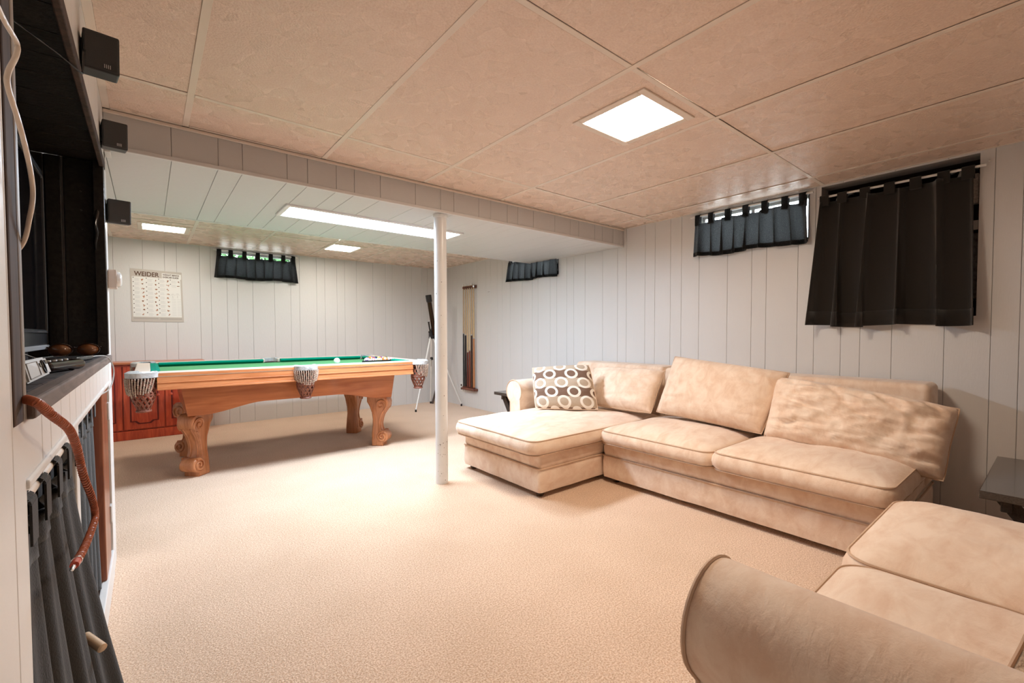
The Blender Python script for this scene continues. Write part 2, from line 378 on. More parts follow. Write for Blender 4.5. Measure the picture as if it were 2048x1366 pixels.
# unseen ends of the room
wf = struct('wall_front', MB().box(XL-.6, XR+.13, YF-.13, YF-.0072, 0, H+.12), M_gap, 'panelled wall at the near end of the room', 'wall')
planks(wf, grooves(0, XL, XR), 0, H+.02, lambda u, v, n: (u, YF-n, v), M_panel)
wsd = struct('wall_side', MB().box(XS-.13, XS-.0072, 2.5, YB+.13, 0, H+.12), M_gap, 'panelled wall at the far left of the pool table area', 'wall')
planks(wsd, grooves(2.7, 2.68, YB), 0, H+.02, lambda u, v, n: (XS-n, u, v), M_panel)
wpt = struct('wall_partition', MB().box(XS-.13, XL-.008, 2.575, 2.672, 0, H+.12), M_gap, 'panelled partition end beside the built in cabinet', 'wall')
planks(wpt, grooves(-1.0, XS, XL), 0, H+.02, lambda u, v, n: (u, 2.68-n, v), M_panel)
# left wall around the built-in
wl = struct('wall_left', MB().box(XL-.13, XL-.0072, YF-.1, .80, 0, H+.12).box(XL-.13, XL-.0072, .80, 2.575, 1.725, H+.12).box(XL-.13, XL-.0072, 2.505, 2.60, 0, 1.725), M_gap,
            'white panelled wall around the black built in cabinet', 'wall')
planks(wl, [YF]+[YF+.2*k for k in range(1, 12)]+[.80, .870], 0, H+.02, lambda u, v, n: (XL-n, u, v), M_white, [(.806, .870, .898, 3)])
planks(wl, [.870, 1.0, 1.2, 1.3, 1.45, 1.55, 1.75, 1.95, 2.05, 2.2, 2.3, 2.5, 2.58], 1.725, H+.02, lambda u, v, n: (XL-n, u, v), M_white)
planks(wl, [2.505, 2.56, 2.64, 2.68], 0, 1.725, lambda u, v, n: (XL-n, u, v), M_white)
# beam
bmm = struct('ceiling_beam', MB().box(XS, XR, BY0+.0075, BY1, BZ+.0075, H+.1), M_gap, 'boxed beam clad in pale grey boards across the room', 'beam')
bg = grooves(.10, XL, XR)
planks(bmm, bg, BZ+.012, H-.012, lambda u, v, n: (u, BY0+n, v), M_beam)
planks(bmm, [XL+.001]+bg[1:], BY0+.01, BY1-.002, lambda u, v, n: (u, v, BZ+n), M_beam, holes=[(.672, 1.952, 2.995, 3.30)])
planks(bmm, grooves(.10, XS, XL), 2.68, BY1-.002, lambda u, v, n: (u, v, BZ+n), M_beam)
planks(bmm, [XS, XR], BZ, H, lambda u, v, n: (u, BY1+.006-n, v), M_beam)
obj('corner_moulding', MB().bbox(XL, XR-.001, BY0-.006, BY0+.010, BZ-.004, BZ+.014, .003), M_panel, bmm)
obj('top_moulding', MB().bbox(XL, XR-.001, BY0-.012, BY0-.0005, H-.016, H-.002, .003), M_grid, bmm)
obj('edge_moulding', MB().bbox(XL, XR-.001, BY1-.016, BY1+.010, BZ-.003, BZ+.006, .002), M_panel, bmm)
obj('wall_moulding', MB().bbox(XL, XL+.022, BY0+.012, 2.68, BZ-.014, BZ-.001, .003), M_panel, bmm)
# ceiling
ce = struct('ceiling', MB().box(XS-.13, XR+.13, YF-.13, YB+.13, H+.06, H+.12), M_gap, 'stippled tan drop ceiling of large rectangular tiles', 'ceiling')
T = .6096
def ceil_zone(xlines, ylines, fixtures=()):
    for a, b in zip(xlines, xlines[1:]):
        for c, d in zip(ylines, ylines[1:]):
            dz = random.uniform(-.0005, .0025)
            hit = [f for f in fixtures if a-.02 < f[0] < b+.02 and c-.02 < f[2] < d+.02 and f[1] < b+.03]
            mb = MB(); x0, x1, y0, y1 = a+.0095, b-.0095, c+.0095, d-.0095; z0 = H+.002+dz
            if hit:
                f = hit[0]
                for q in ((x0, f[0], y0, y1), (f[1], x1, y0, y1), (f[0], f[1], y0, f[2]), (f[0], f[1], f[3], y1)):
                    if q[1]-q[0] > .002 and q[3]-q[2] > .002: mb.box(*q, z0, z0+.012)
            else: mb.bbox(x0, x1, y0, y1, z0, z0+.014, .003, 1)
            obj('ceiling_tile', mb, M_tile, ce)
    for i, x in enumerate(xlines):
        obj('grid_bar', MB().bbox(x-.012, x+.012, ylines[0], ylines[-1], H, H+.003, .001, 1), M_grid, ce)
    for y in ylines:
        for a, b in zip(xlines, xlines[1:]):
            obj('cross_bar', MB().bbox(a+.0125, b-.0125, y-.011, y+.011, H+.0004, H+.003, .001, 1), M_grid, ce)
MAINL = (1.552, 1.862, 1.083, 1.393)
BL1 = (-.018, .284, 5.005, 5.27); BL2 = (1.563, 1.85, 4.93, 5.27)
ceil_zone([XL+.012, .153, .763, 1.373, 1.982, 2.592, 3.201, XR-.004], [YF+.01, -.217, 1.002, 2.221, BY0-.012], [MAINL])
ceil_zone([XS+.01, -.86, -.26, .345, .945, 1.549, 2.153, 2.757, XR-.01], [BY1+.012, 4.86, YB-.01], [BL1, BL2])
# ------------------------------------------------------------------ lamps of the room
def flush_light(name, box, z, m, label, group, lip=.035, skew=True):
    x0, x1, y0, y1 = box
    t = thing(name, ((x0+x1)/2, (y0+y1)/2, z), label, 'light', group)
    fr = MB()
    for q in ((x0-lip, x1+lip, y0-lip, y0), (x0-lip, x1+lip, y1, y1+lip), (x0-lip, x0, y0, y1), (x1, x1+lip, y0, y1)):
        fr.bbox(*q, z-.004, z+.004, .002, 1)
    obj('frame', fr, M_grid if lip > .02 else M_white, t)
    hs = MB()
    hs.box(x0-.004, x0, y0, y1, z, z+.05).box(x1, x1+.004, y0, y1, z, z+.05).box(x0, x1, y0-.004, y0, z, z+.05).box(x0, x1, y1, y1+.004, z, z+.05)
    obj('housing', hs, M_white, t)
    obj('diffuser', MB().bbox(x0+.0005, x1-.0005, y0+.0005, y1-.0005, z+.002, z+.008, .001, 1), m, t)
    return t
flush_light('ceiling_light', MAINL, H, emit('lit_lens', WARM, PANEL_E, 60), 'square prismatic recessed light in the ceiling above the sofa', None)
flush_light('ceiling_light', BL1, H, emit('lit_lens_small', WARM2, SMALL_E, 60), 'small recessed light near the left end of the pool table', 'recessed lights over the pool table')
flush_light('ceiling_light', BL2, H, emit('lit_lens_small_b', WARM2, SMALL_E, 60), 'small recessed light beyond the white post', 'recessed lights over the pool table')
TR = (.70, 1.93, 3.025, 3.275)
t = thing('fluorescent_light', (1.315, 3.15, BZ), 'long fluorescent strip light set in the boxed beam', 'light')
fr = MB()
for q in ((TR[0]-.03, TR[1]+.02, TR[2]-.03, TR[2]), (TR[0]-.03, TR[1]+.02, TR[3], TR[3]+.02), (TR[0]-.03, TR[0], TR[2], TR[3]), (TR[1], TR[1]+.02, TR[2], TR[3])): fr.bbox(*q, BZ-.012, BZ+.006, .003, 1)
obj('frame', fr, M_white, t)
obj('diffuser', MB().bbox(TR[0]+.001, TR[1]-.001, TR[2]+.001, TR[3]-.001, BZ-.006, BZ+.004, .002, 1), emit('lit_tube_lens', COOL, TUBE_E), t)

# ------------------------------------------------------------------ windows and what lies outside
def window_x(n, q, label):
    y0, y1, z0, z1 = q
    o = struct('window_%d' % n, MB().box(XR+.085, XR+.10, y0, y1, z0, z0+.02).box(XR+.085, XR+.10, y0, y1, z1-.02, z1).box(XR+.085, XR+.10, y0, y0+.02, z0+.02, z1-.02).box(XR+.085, XR+.10, y1-.02, y1, z0+.02, z1-.02).box(XR+.085, XR+.10, (y0+y1)/2-.012, (y0+y1)/2+.012, z0+.02, z1-.02), M_white, label, 'window')
    for a, b in ((y0+.02, (y0+y1)/2-.012), ((y0+y1)/2+.012, y1-.02)):
        obj('pane', MB().box(XR+.090, XR+.094, a, b, z0+.02, z1-.02), M_glass, o)
    obj('reveal', MB().box(XR+.0, XR+.13, y0, y1, z0-.006, z0+.001).box(XR+.0, XR+.13, y0, y1, z1-.001, z1+.006).box(XR, XR+.13, y0-.006, y0+.001, z0, z1).box(XR, XR+.13, y1-.001, y1+.006, z0, z1), M_white, o)
window_x(1, WIN_R, 'high basement window with daylight above the sofa')
window_x(2, WIN_F, 'high basement window half hidden by the boxed beam')
x0, x1, z0, z1 = WIN_B
o = struct('window_3', MB().box(x0, x1, YB+.085, YB+.10, z0, z0+.02).box(x0, x1, YB+.085, YB+.10, z1-.03, z1).box(x0, x0+.02, YB+.085, YB+.10, z0+.02, z1-.03).box(x1-.02, x1, YB+.085, YB+.10, z0+.02, z1-.03).box((x0+x1)/2-.012, (x0+x1)/2+.012, YB+.085, YB+.10, z0+.02, z1-.03), M_white, 'high basement window with green foliage outside', 'window')
for a, b in ((x0+.02, (x0+x1)/2-.012), ((x0+x1)/2+.012, x1-.02)): obj('pane', MB().box(a, b, YB+.090, YB+.094, z0+.02, z1-.03), M_glass, o)
obj('reveal', MB().box(x0, x1, YB, YB+.13, z0-.006, z0+.001).box(x0, x1, YB, YB+.13, z1-.001, z1+.006).box(x0-.006, x0+.001, YB, YB+.13, z0, z1).box(x1-.001, x1+.006, YB, YB+.13, z0, z1), M_white, o)
lawn = struct('ground', MB().box(-9, 14, YB+.14, 16, 1.2, 1.56).box(XR+.14, 14, -6, YB+.14, 1.2, 1.56), mat('neutral_bounce_ground', (.34, .33, .31), 1, var=.3, vscale=60), 'unseen ground outside the basement windows, greyed for neutral bounce', 'ground')  # unseen ground, grey chosen so its bounce does not tint the ceiling green
hb = MB()
for k in range(2600):
    c = Vector((random.uniform(-1.2, 3.2), random.uniform(8.4, 9.0), random.uniform(1.56, 2.75)))
    d = Vector((random.uniform(-1, 1), random.uniform(-1, 1), random.uniform(-1, 1))).normalized(); e = d.orthogonal().normalized(); n_ = d.cross(e)*.012
    hb.add([c-d*.09, c+e*.045+n_, c+d*.09, c-e*.045+n_, c-n_*.6], [(0, 1, 2), (0, 2, 3), (0, 4, 1), (1, 4, 2), (2, 4, 3), (3, 4, 0)])
o = obj('hedge', hb, mat('hedge_leaf', (.030, .13, .02), .6, var=.4, vscale=6)); o['kind'] = 'stuff'; tag(o, 'green hedge outside the window above the pool table', 'hedge')

# open recess in the panelling behind the big curtain
y0, y1, z0, z1 = NICHE
rc = thing('wall_recess', (XR+.25, (y0+y1)/2, z0), 'dark open recess in the panelled wall with pipes and wires', 'recess')
M_rec = mat('recess_wood', (.045, .020, .012), .8, bump=.3, bscale=30)
obj('back_board', MB().box(XR+.46, XR+.48, y0-.05, y1+.05, z0-.05, H+.06), M_rec, rc)
obj('side_board', MB().box(XR+.131, XR+.46, y0-.03, y0, z0, H+.06), M_rec, rc); obj('side_board', MB().box(XR+.131, XR+.46, y1, y1+.03, z0, H+.06), M_rec, rc)
obj('bottom_board', MB().box(XR+.131, XR+.46, y0, y1, z0-.03, z0), M_rec, rc); obj('top_board', MB().box(XR+.131, XR+.46, y0, y1, z1+.003, z1+.03), M_rec, rc)
obj('panel_box', MB().bbox(XR+.36, XR+.455, .52, .80, 1.2, 1.86, .006), mat('breaker_box_grey', (.62, .60, .57), .4), rc)
for k, yy in enumerate((.40, .45, .93, .98)):
    obj('pipe', MB().tube([(XR+.16, yy, 1.70), (XR+.16, yy, 1.86), (XR+.17, yy-.015, 1.915), (XR+.2, yy-.05, 1.94), (XR+.28, yy-.07, 1.945)], .008, 8), M_whiteplastic if k < 2 else M_greyplastic, rc, True)
obj('ribbed_cloth', MB().bbox(XR+.02, XR+.06, y0+.004, y0+.03, 1.70, 1.86, .006), mat('grey_insulation', (.42, .40, .37), .9, var=.3, vscale=90), rc)
obj('bracket', MB().bbox(XR+.02, XR+.024, y0+.003, y0+.055, 1.56, 1.61, .001), M_greyplastic, rc)
obj('screw', MB().sphere((XR-.004, .262, 1.905), .006, 10, 6), M_whiteplastic, wr, True)

# ------------------------------------------------------------------ curtains
def curtain(name, fn, u0, u1, ztop, zbot, label, m, tabs, rodz, amp=.02, flare=.05, seed=0, group=None, nf=7, lean=0, tabw=.035, sag=.02, fold=1.5):
    """tab-top curtain. fn(u, d, z): u along the wall, d into the room"""
    rnd = random.Random(seed)
    mid = (u0+u1)/2
    t = thing(name, fn(mid, .03, zbot), label, 'curtain', group)
    ph = [rnd.uniform(0, 6.28) for _ in range(4)]
    def shape(s, q):        # s along, q 0 top .. 1 bottom
        wdt = (u1-u0)/2*(1+flare*q)
        u = mid+lean*q+(s*2-1)*wdt+.012*q*math.sin(9*s+ph[3])+fold*(u1-u0)/(2*PI*nf)*math.sin(2*PI*nf*s+ph[0]+.8*math.sin(3*s+ph[1])+q*.5+1.3)*(.6+.5*q)*min(1, 8*s, 8*(1-s))
        w1 = math.sin(2*PI*nf*s+ph[0]+.8*math.sin(3*s+ph[1])+q*.5); w2 = math.sin(2*PI*nf*.47*s+ph[2]+q)
        w1 = math.copysign(abs(w1)**.6, w1); d = .034+amp*(.45+.75*q)*(w1*.8+w2*.5)+amp*.8*q
        tp = ztop-sag*(.25+1.1*abs(noise.noise(Vector((math.floor(s*(tabs-1))*1.7+seed, .3, 0)))))*(.5-.5*math.cos(2*PI*s*(tabs-1)))**.7
        z = tp+(zbot+.008*math.sin(11*s+ph[1])-tp)*q
        return fn(u, max(d, .006), z)
    nu = max(60, int((u1-u0)*190)); nv = 22
    front = MB().grid(shape, nu, nv)
    o = obj('cloth', front, m, t, 60, fix=False)
    sol = o.modifiers.new('thickness', 'SOLIDIFY'); sol.thickness = .0022; sol.offset = 0
    hm = MB().grid(lambda s, q: shape(s, .89+.112*q), nu, 2)
    ho = obj('hem', hm, m, t, 60, fix=False); sol = ho.modifiers.new('thickness', 'SOLIDIFY'); sol.thickness = .0062; sol.offset = 0
    for k in range(tabs):
        s = (k+.5*(.1 if k == 0 else (-.1 if k == tabs-1 else 0)))/(tabs-1); s = min(max(s, .03), .97)
        tm = MB(); c = shape(s, .02); uu = mid+(s*2-1)*(u1-u0)/2
        loop = []
        for a in range(9):
            an = PI*a/8; loop.append((.030-.0125*math.cos(an), rodz+.0115*math.sin(an)))
        pf = [(.030-.0125, ztop-sag-.015)]+loop+[(.030+.0125, ztop-.03)]
        for (d1, zz1), (d2, zz2) in zip(pf, pf[1:]):
            tm.add([fn(uu-tabw/2, d1, zz1), fn(uu+tabw/2, d1, zz1), fn(uu+tabw/2, d2, zz2), fn(uu-tabw/2, d2, zz2)], [(0, 1, 2, 3)])
        to = obj('tab', tm, m, t, fix=False); sol = to.modifiers.new('thickness', 'SOLIDIFY'); sol.thickness = .002; sol.offset = 0
    return t
fr_ = lambda u, d, z: (XR-d, u, z)
fb_ = lambda u, d, z: (u, YB-d, z)
def rod(name, p, q, label, r=.007, m=None):
    o = obj(name, MB().tube([p, q], r, 10), m or M_white, None, True)
    return tag(o, label, 'curtain rod')
curtain('curtain', fr_, 1.085, 1.86, 1.885, 1.61, 'short black tab top curtain over the window above the sofa', M_curtain, 7, 1.930, .020, .03, 3, nf=8.5, sag=.02, tabw=.042)
rod('curtain_rod', (XR-.030, 1.05, 1.930), (XR-.030, 1.90, 1.930), 'thin white rod holding the short curtain above the sofa')
curtain('curtain', fr_, .315, 1.005, 1.852, 1.055, 'long black tab top curtain over the open wall recess', M_curtain_big, 7, 1.880, .048, .10, 11, nf=4.6, lean=.015, sag=.012, tabw=.05)
rod('curtain_rod', (XR-.030, .27, 1.880), (XR-.030, 1.02, 1.880), 'white rod holding the long black curtain')
curtain('curtain', fr_, 3.42, 4.22, 1.86, 1.625, 'short black curtain hanging behind the boxed beam edge', M_curtain, 6, 1.905, .020, .03, 5, nf=7.5)
rod('curtain_rod', (XR-.030, 3.84, 1.905), (XR-.030, 4.30, 1.905), 'thin white rod above the boxed beam edge')
curtain('curtain', fb_, .60, 1.40, 1.882, 1.628, 'short black tab top curtain on the wall above the pool table', M_curtain, 7, 1.932, .020, .045, 8, nf=8.5, sag=.022, tabw=.042)
rod('curtain_rod', (.57, YB-.030, 1.932), (1.42, YB-.030, 1.932), 'thin white rod holding the curtain above the pool table')

# ------------------------------------------------------------------ steel post
t = thing('support_post', (1.53, 2.64, 0), 'white painted round steel support post in mid room', 'post')
obj('shaft', MB().lathe([(.0415, 0), (.0415, BZ-.02)], 40, (1.53, 2.64, 0)), M_steel, t, True)
obj('collar', MB().lathe([(.0425, BZ-.024), (.046, BZ-.022), (.046, BZ-.001), (.001, BZ-.001)], 40, (1.53, 2.64, 0)), M_steel, t, True)
ch = MB(); rnd = random.Random(4)
for k in range(34):
    a = rnd.uniform(-2.6, -1.3)+rnd.uniform(-.3, .3); z = rnd.choice((rnd.uniform(.02, .3), rnd.uniform(.1, 1.6))); s = rnd.uniform(.0012, .0035)
    c = Vector((1.53+.0418*math.cos(a), 2.64+.0418*math.sin(a), z)); tx = Vector((-math.sin(a), math.cos(a), 0))
    ch.add([c-tx*s, c+Vector((0, 0, s*1.4)), c+tx*s*.8, c-Vector((0, 0, s))], [(0, 1, 2, 3)])
obj('paint_chip', ch, mat('bare_iron', (.06, .04, .03), .8), t)['kind'] = 'stuff'

# ------------------------------------------------------------------ pool table
PX0, PX1, PY0, PY1, PZ = -.075, 1.925, 3.61, 4.93, .772
PCX, PCY = (PX0+PX1)/2, (PY0+PY1)/2
pt = thing('pool_table', (PCX, PCY, 0), 'honey oak pool table with green felt and scroll legs', 'pool table')
obj('felt_bed', MB().bbox(PX0+.10, PX1-.10, PY0+.10, PY1-.10, .70, .735, .004), M_felt, pt)
def rail(name, x0, x1, y0, y1, side):
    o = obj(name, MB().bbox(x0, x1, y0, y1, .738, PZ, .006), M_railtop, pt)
    # sloping felt cushion on the inner side
    d = .05; mb = MB()
    prof = [(0, .736), (0, PZ-.001), (.030, PZ-.002), (d, PZ-.008), (d, PZ-.018), (.02, .736)]
    if side == 'n': f = lambda a, b, t_: (t_, y1+a, b); r_ = (x0+.02, x1-.02)
    if side == 'f': f = lambda a, b, t_: (t_, y0-a, b); r_ = (x0+.02, x1-.02)
    if side == 'l': f = lambda a, b, t_: (x1+a, t_, b); r_ = (y0+.02, y1-.02)
    if side == 'r': f = lambda a, b, t_: (x0-a, t_, b); r_ = (y0+.02, y1-.02)
    mb.prism(prof, f, *r_); obj('cushion', mb, M_feltdark, o)
    return o
RW = .085; g = .055
rail('rail', PX0+.12, PCX-g, PY0, PY0+RW, 'n'); rail('rail', PCX+g, PX1-.12, PY0, PY0+RW, 'n')
rail('rail', PX0+.12, PCX-g, PY1-RW, PY1, 'f'); rail('rail', PCX+g, PX1-.12, PY1-RW, PY1, 'f')
rail('rail', PX0, PX0+RW, PY0+.12, PY1-.12, 'l'); rail('rail', PX1-RW, PX1, PY0+.12, PY1-.12, 'r')
def apron(x0, x1, y0, y1, nx, ny):
    mb = MB()
    for z0, z1, o_ in ((.655, .668, .006), (.668, .700, 0), (.700, .706, .005), (.706, .745, .001), (.745, .764, .006)):
        mb.bbox(x0-(o_ if nx < 0 else 0), x1+(o_ if nx > 0 else 0), y0-(o_ if ny < 0 else 0), y1+(o_ if ny > 0 else 0), z0, z1, .0015, 1)
    obj('apron', mb, M_oak, pt)
apron(PX0+.113, PCX-g, PY0+.004, PY0+.03, 0, -1); apron(PCX+g, PX1-.113, PY0+.004, PY0+.03, 0, -1)
apron(PX0+.13, PCX-g, PY1-.03, PY1-.004, 0, 1); apron(PCX+g, PX1-.13, PY1-.03, PY1-.004, 0, 1)
apron(PX0+.004, PX0+.03, PY0+.13, PY1-.13, -1, 0); apron(PX1-.03, PX1-.004, PY0+.13, PY1-.13, 1, 0)
obj('slate', MB().bbox(PX0+.06, PX1-.06, PY0+.05, PY1-.05, .66, .70, .003), M_darkwood, pt)
# body frame: tapered box with arched lower edge
def body_long(y, th):
    xs0, xs1 = .165, 1.71; zb = .448; pts = []
    for k in range(29):
        s = k/28; x = xs0+.035+(xs1-xs0-.07)*s
        e = min(1, max(0, (min(s, 1-s)-.06)/.26)); e = e*e*(3-2*e)
        pts.append((x, zb+.062*e))
    poly = [(xs0, .662)]+pts+[(xs1, .662)]
    return MB().prism(poly, lambda a, b, t_: (a, t_, b), y, y+th)
YN, YFar = 3.77, 4.77
obj('side_board', body_long(YN, .03), M_oakdeep, pt); obj('side_board', body_long(YFar-.03, .03), M_oakdeep, pt)
for xa, sg in ((.165, 1), (1.71, -1)):
    obj('end_board', MB().prism([(YN+.03, .662), (YN+.03, .448), (YFar-.03, .448), (YFar-.03, .662)], lambda a, b, t_: (xa+sg*(.035*(.662-b)/.214)+sg*t_, a, b), 0, .03), M_oakdeep, pt)
# carved scroll leg, profile in (outward, z)
def spiral(cx, cz, r0_, turns, n=34, a0=0, sg=1):
    return [(cx+sg*r0_*(1-.86*i/n)*math.cos(a0+turns*2*PI*i/n), cz+r0_*(1-.86*i/n)*math.sin(a0+turns*2*PI*i/n)) for i in range(n+1)]
def leg(x, y, ox, oy):
    """leg whose scrolls turn outward along (ox, oy)"""
    L_ = math.hypot(ox, oy); o = Vector((ox/L_, oy/L_, 0)); s_ = Vector((-o.y, o.x, 0))
    wf = lambda b: 1.12-.28*max(0, min(1, (.44-b)/.2))*(1 if b > .24 else max(0, (b-.04)/.2))-.06*(b < .24)
    f = lambda a, b, t_: tuple(Vector((x, y, 0))+o*a+s_*t_*wf(b)+Vector((0, 0, b)))
    out = [(-.085, .448), (.075, .448), (.098, .43), (.108, .395), (.100, .355), (.075, .318), (.050, .28), (.036, .24), (.028, .20), (.030, .16), (.042, .13)]
    cx, cz, R_ = .052, .083, .052
    out += [(cx+R_*math.cos(a), cz+R_*math.sin(a)) for a in [math.radians(q) for q in (75, 45, 15, -15, -45, -65)]]
    out += [(.055, .030), (.055, 0), (-.045, 0), (-.045, .030), (-.047, .06), (-.046, .12), (-.042, .18), (-.040, .24), (-.046, .30), (-.066, .36), (-.088, .40)]
    mb = MB(); mb.prism(out, f, -.058, .058)
    bm = bmesh.new(); me = mesh_of(mb, 'tmp', (0, 0, 0)); bm.from_mesh(me); bpy.data.meshes.remove(me)
    es = [e for e in bm.edges if len(e.link_faces) == 2 and any(len(q.verts) > 6 for q in e.link_faces)]
    bmesh.ops.bevel(bm, geom=es, offset=.010, segments=2, profile=.5, affect='EDGES'); bm.verts.index_update()
    m2 = MB().add([v.co[:] for v in bm.verts], [[v.index for v in q.verts] for q in bm.faces]); bm.free()
    lo = obj('leg', m2, M_oakleg, pt, 50)
    for side in (-1, 1):
        t0 = side*.057
        obj('scroll', MB().tube([f(a, b, t0+side*.006*i/34) for i, (a, b) in enumerate(spiral(cx, cz, .046, 1.6, 34, 1.2))], [.0105*(1-.4*i/34) for i in range(35)], 8), M_oakleg, lo, True)
        obj('scroll', MB().tube([f(a, b, t0+side*.004*i/34) for i, (a, b) in enumerate(spiral(.045, .375, .052, 1.5, 34, -.9))], [.0095*(1-.4*i/34) for i in range(35)], 8), M_oakleg, lo, True)
        obj('ridge', MB().tube([f(a, b, t0) for a, b in ((.066, .325), (.042, .285), (.026, .24), (.018, .20), (.019, .16), (.028, .135))], .006, 8), M_oakleg, lo, True)
        obj('ridge', MB().tube([f(a, b, t0) for a, b in ((-.055, .40), (-.046, .34), (-.028, .27), (-.026, .20), (-.030, .14), (-.030, .06))], .005, 8), M_oakleg, lo, True)
    for tt in (-.03, .03):
        obj('flute', MB().tube([f(a, b, tt) for a, b in ((.092, .345), (.068, .312), (.047, .28), (.034, .24), (.027, .20), (.029, .16), (.040, .135))], .007, 8), M_oakleg, lo, True)
leg(.26, 3.925, -1, -1); leg(1.62, 3.925, 1, -1); leg(.26, 4.575, -1, 1); leg(1.62, 4.575, 1, 1)
# pockets
def pocket(cx, cy, ang, corner):
    """ang: outward direction; leather lattice basket, beaded fringe and wrapped cap"""
    o = Vector((math.cos(ang), math.sin(ang), 0)); s_ = Vector((-o.y, o.x, 0)); c = Vector((cx, cy, 0)); R_ = .068
    P = lambda a, r, z: tuple(c+(o*math.cos(a)+s_*math.sin(a))*r+Vector((0, 0, z)))
    sw = 2.0 if corner else 1.75
    cap = MB(); n = 20
    for i in range(n+1):
        a = -sw+2*sw*i/n
        cap.v += [P(a, R_-.022, PZ+.004), P(a, R_+.004, PZ+.008), P(a, R_+.022, PZ-.002), P(a, R_+.020, PZ-.032), P(a, R_+.002, PZ-.036), P(a, R_-.022, PZ-.03)]
    for i in range(n):
        for j in range(6): cap.f.append((i*6+j, i*6+(j+1) % 6, (i+1)*6+(j+1) % 6, (i+1)*6+j))
    cap.f += [tuple(range(6)), tuple(n*6+j for j in range(5, -1, -1))]
    po = obj('pocket', cap, M_plasticwrap, pt, True)
    fg = MB(); nf = 17; rnd = random.Random(int(cx*99+cy*7))
    for i in range(nf):
        a = -1.45+2.9*i/(nf-1); ln = .115-.03*abs(a)/1.45+rnd.uniform(-.012, .008); pts = []; rr = []
        m = 16
        for k in range(m+1):
            q = k/m; pts.append(P(a*(1-.16*q), R_+.022-.012*q*q, PZ-.034-ln*q)); rr.append(.0046 if k % 2 else .0030)
        fg.tube(pts, rr, 5)
    obj('fringe', fg, M_fringe, po)
    nt_ = MB(); prof = lambda q: (R_-.004-.004*q-.030*max(0, q-.62)/.38 if q < .99 else .034, PZ-.04-.205*q)
    nd = 11
    for i in range(nd):
        for sg in (-1, 1):
            pl, m = [], 16
            for k in range(m+1):
                q = k/m; r_, z_ = prof(q); pl.append((2*PI*i/nd+sg*q*2.3, r_, z_))
            w = .10
            for (a, r1, z1), (b, r2, z2) in zip(pl, pl[1:]):
                ro = .0015 if sg > 0 else 0
                nt_.add([P(a-w, r1+ro, z1), P(a+w, r1+ro, z1), P(b+w, r2+ro, z2), P(b-w, r2+ro, z2), P(a-w, r1+ro-.004, z1), P(a+w, r1+ro-.004, z1), P(b+w, r2+ro-.004, z2), P(b-w, r2+ro-.004, z2)],
                        [(0, 1, 2, 3), (7, 6, 5, 4), (0, 3, 7, 4), (1, 5, 6, 2)])
    ring = [P(2*PI*k/24, prof(.99)[0]+.001, prof(1)[1]) for k in range(24)]; nt_.tube(ring, .007, 6, True)
    ring = [P(2*PI*k/24, prof(.50)[0], prof(.5)[1]) for k in range(24)]; nt_.tube(ring, .004, 6, True)
    obj('net', nt_, M_leather, po)
    lin = MB(); 
    for i in range(25):
        for z in (PZ-.036, PZ-.115): lin.v.append(P(2*PI*i/24, R_-.012, z))
    lin.f = [(2*i, 2*i+2, 2*i+3, 2*i+1) for i in range(24)]
    obj('lining', lin, mat('dark_leather', (.03, .015, .01), .6), po, True)
k_ = .045
pocket(PX0+k_, PY0+k_, math.radians(225), True); pocket(PX1-k_, PY0+k_, math.radians(315), True)
pocket(PX0+k_, PY1-k_, math.radians(135), True); pocket(PX1-k_, PY1-k_, math.radians(45), True)
pocket(PCX, PY0+.025, math.radians(270), False); pocket(PCX, PY1-.025, math.radians(90), False)
# balls
BR = .0286
def ball_mat(name, col, stripe):
    m, nt, b = nodemat(name); L = nt.links
    b.inputs['Roughness'].default_value = .08; b.inputs['Coat Weight'].default_value = .5
    tc = nt.nodes.new('ShaderNodeTexCoord'); sp = nt.nodes.new('ShaderNodeSeparateXYZ'); L.new(tc.outputs['Object'], sp.inputs[0])
    def M(op, a, v):
        n = nt.nodes.new('ShaderNodeMath'); n.operation = op
        for i, q in enumerate((a, v)):
            if isinstance(q, (int, float)): n.inputs[i].default_value = q
            else: L.new(q, n.inputs[i])
        return n.outputs[0]
    r2 = M('ADD', M('MULTIPLY', sp.outputs[0], sp.outputs[0]), M('MULTIPLY', sp.outputs[1], sp.outputs[1]))
    dot = M('LESS_THAN', r2, (.011)**2)
    fac = M('LESS_THAN', M('ABSOLUTE', sp.outputs[0], 0), .014) if stripe else M('LESS_THAN', 0, 1)
    fac = M('MULTIPLY', fac, M('SUBTRACT', 1, dot))
    mx = nt.nodes.new('ShaderNodeMixRGB'); mx.inputs[1].default_value = (.86, .84, .78, 1); mx.inputs[2].default_value = (*col, 1)
    L.new(fac, mx.inputs[0]); L.new(mx.outputs[0], b.inputs['Base Color'])
    return m
cb = obj('pool_ball', MB().sphere((0, 0, 0), BR, 24, 16), mat('cue_ball_white', (.86, .85, .80), .1, coat=.5), None, True)
cb.location = (1.335, 4.18, .735+BR); tag(cb, 'plain white cue ball alone on the green felt', 'ball')
rk = thing('ball_rack', (1.69, 4.2, .735), 'black triangular rack holding the pool balls', 'ball rack')
RX, RY = 1.69, 4.07; tri = [(-.176, -.034), (.176, -.034), (.02, .255), (-.02, .255)]
def offs(poly, d):
    cx = sum(p[0] for p in poly)/len(poly); cy = sum(p[1] for p in poly)/len(poly)
    return [(cx+(p[0]-cx)*(1-d), cy+(p[1]-cy)*(1-d)) for p in poly]
inn = offs(tri, .075); mb = MB()
for z in (.7355, .764): mb.v += [(RX+a, RY+b, z) for a, b in tri]+[(RX+a, RY+b, z) for a, b in inn]
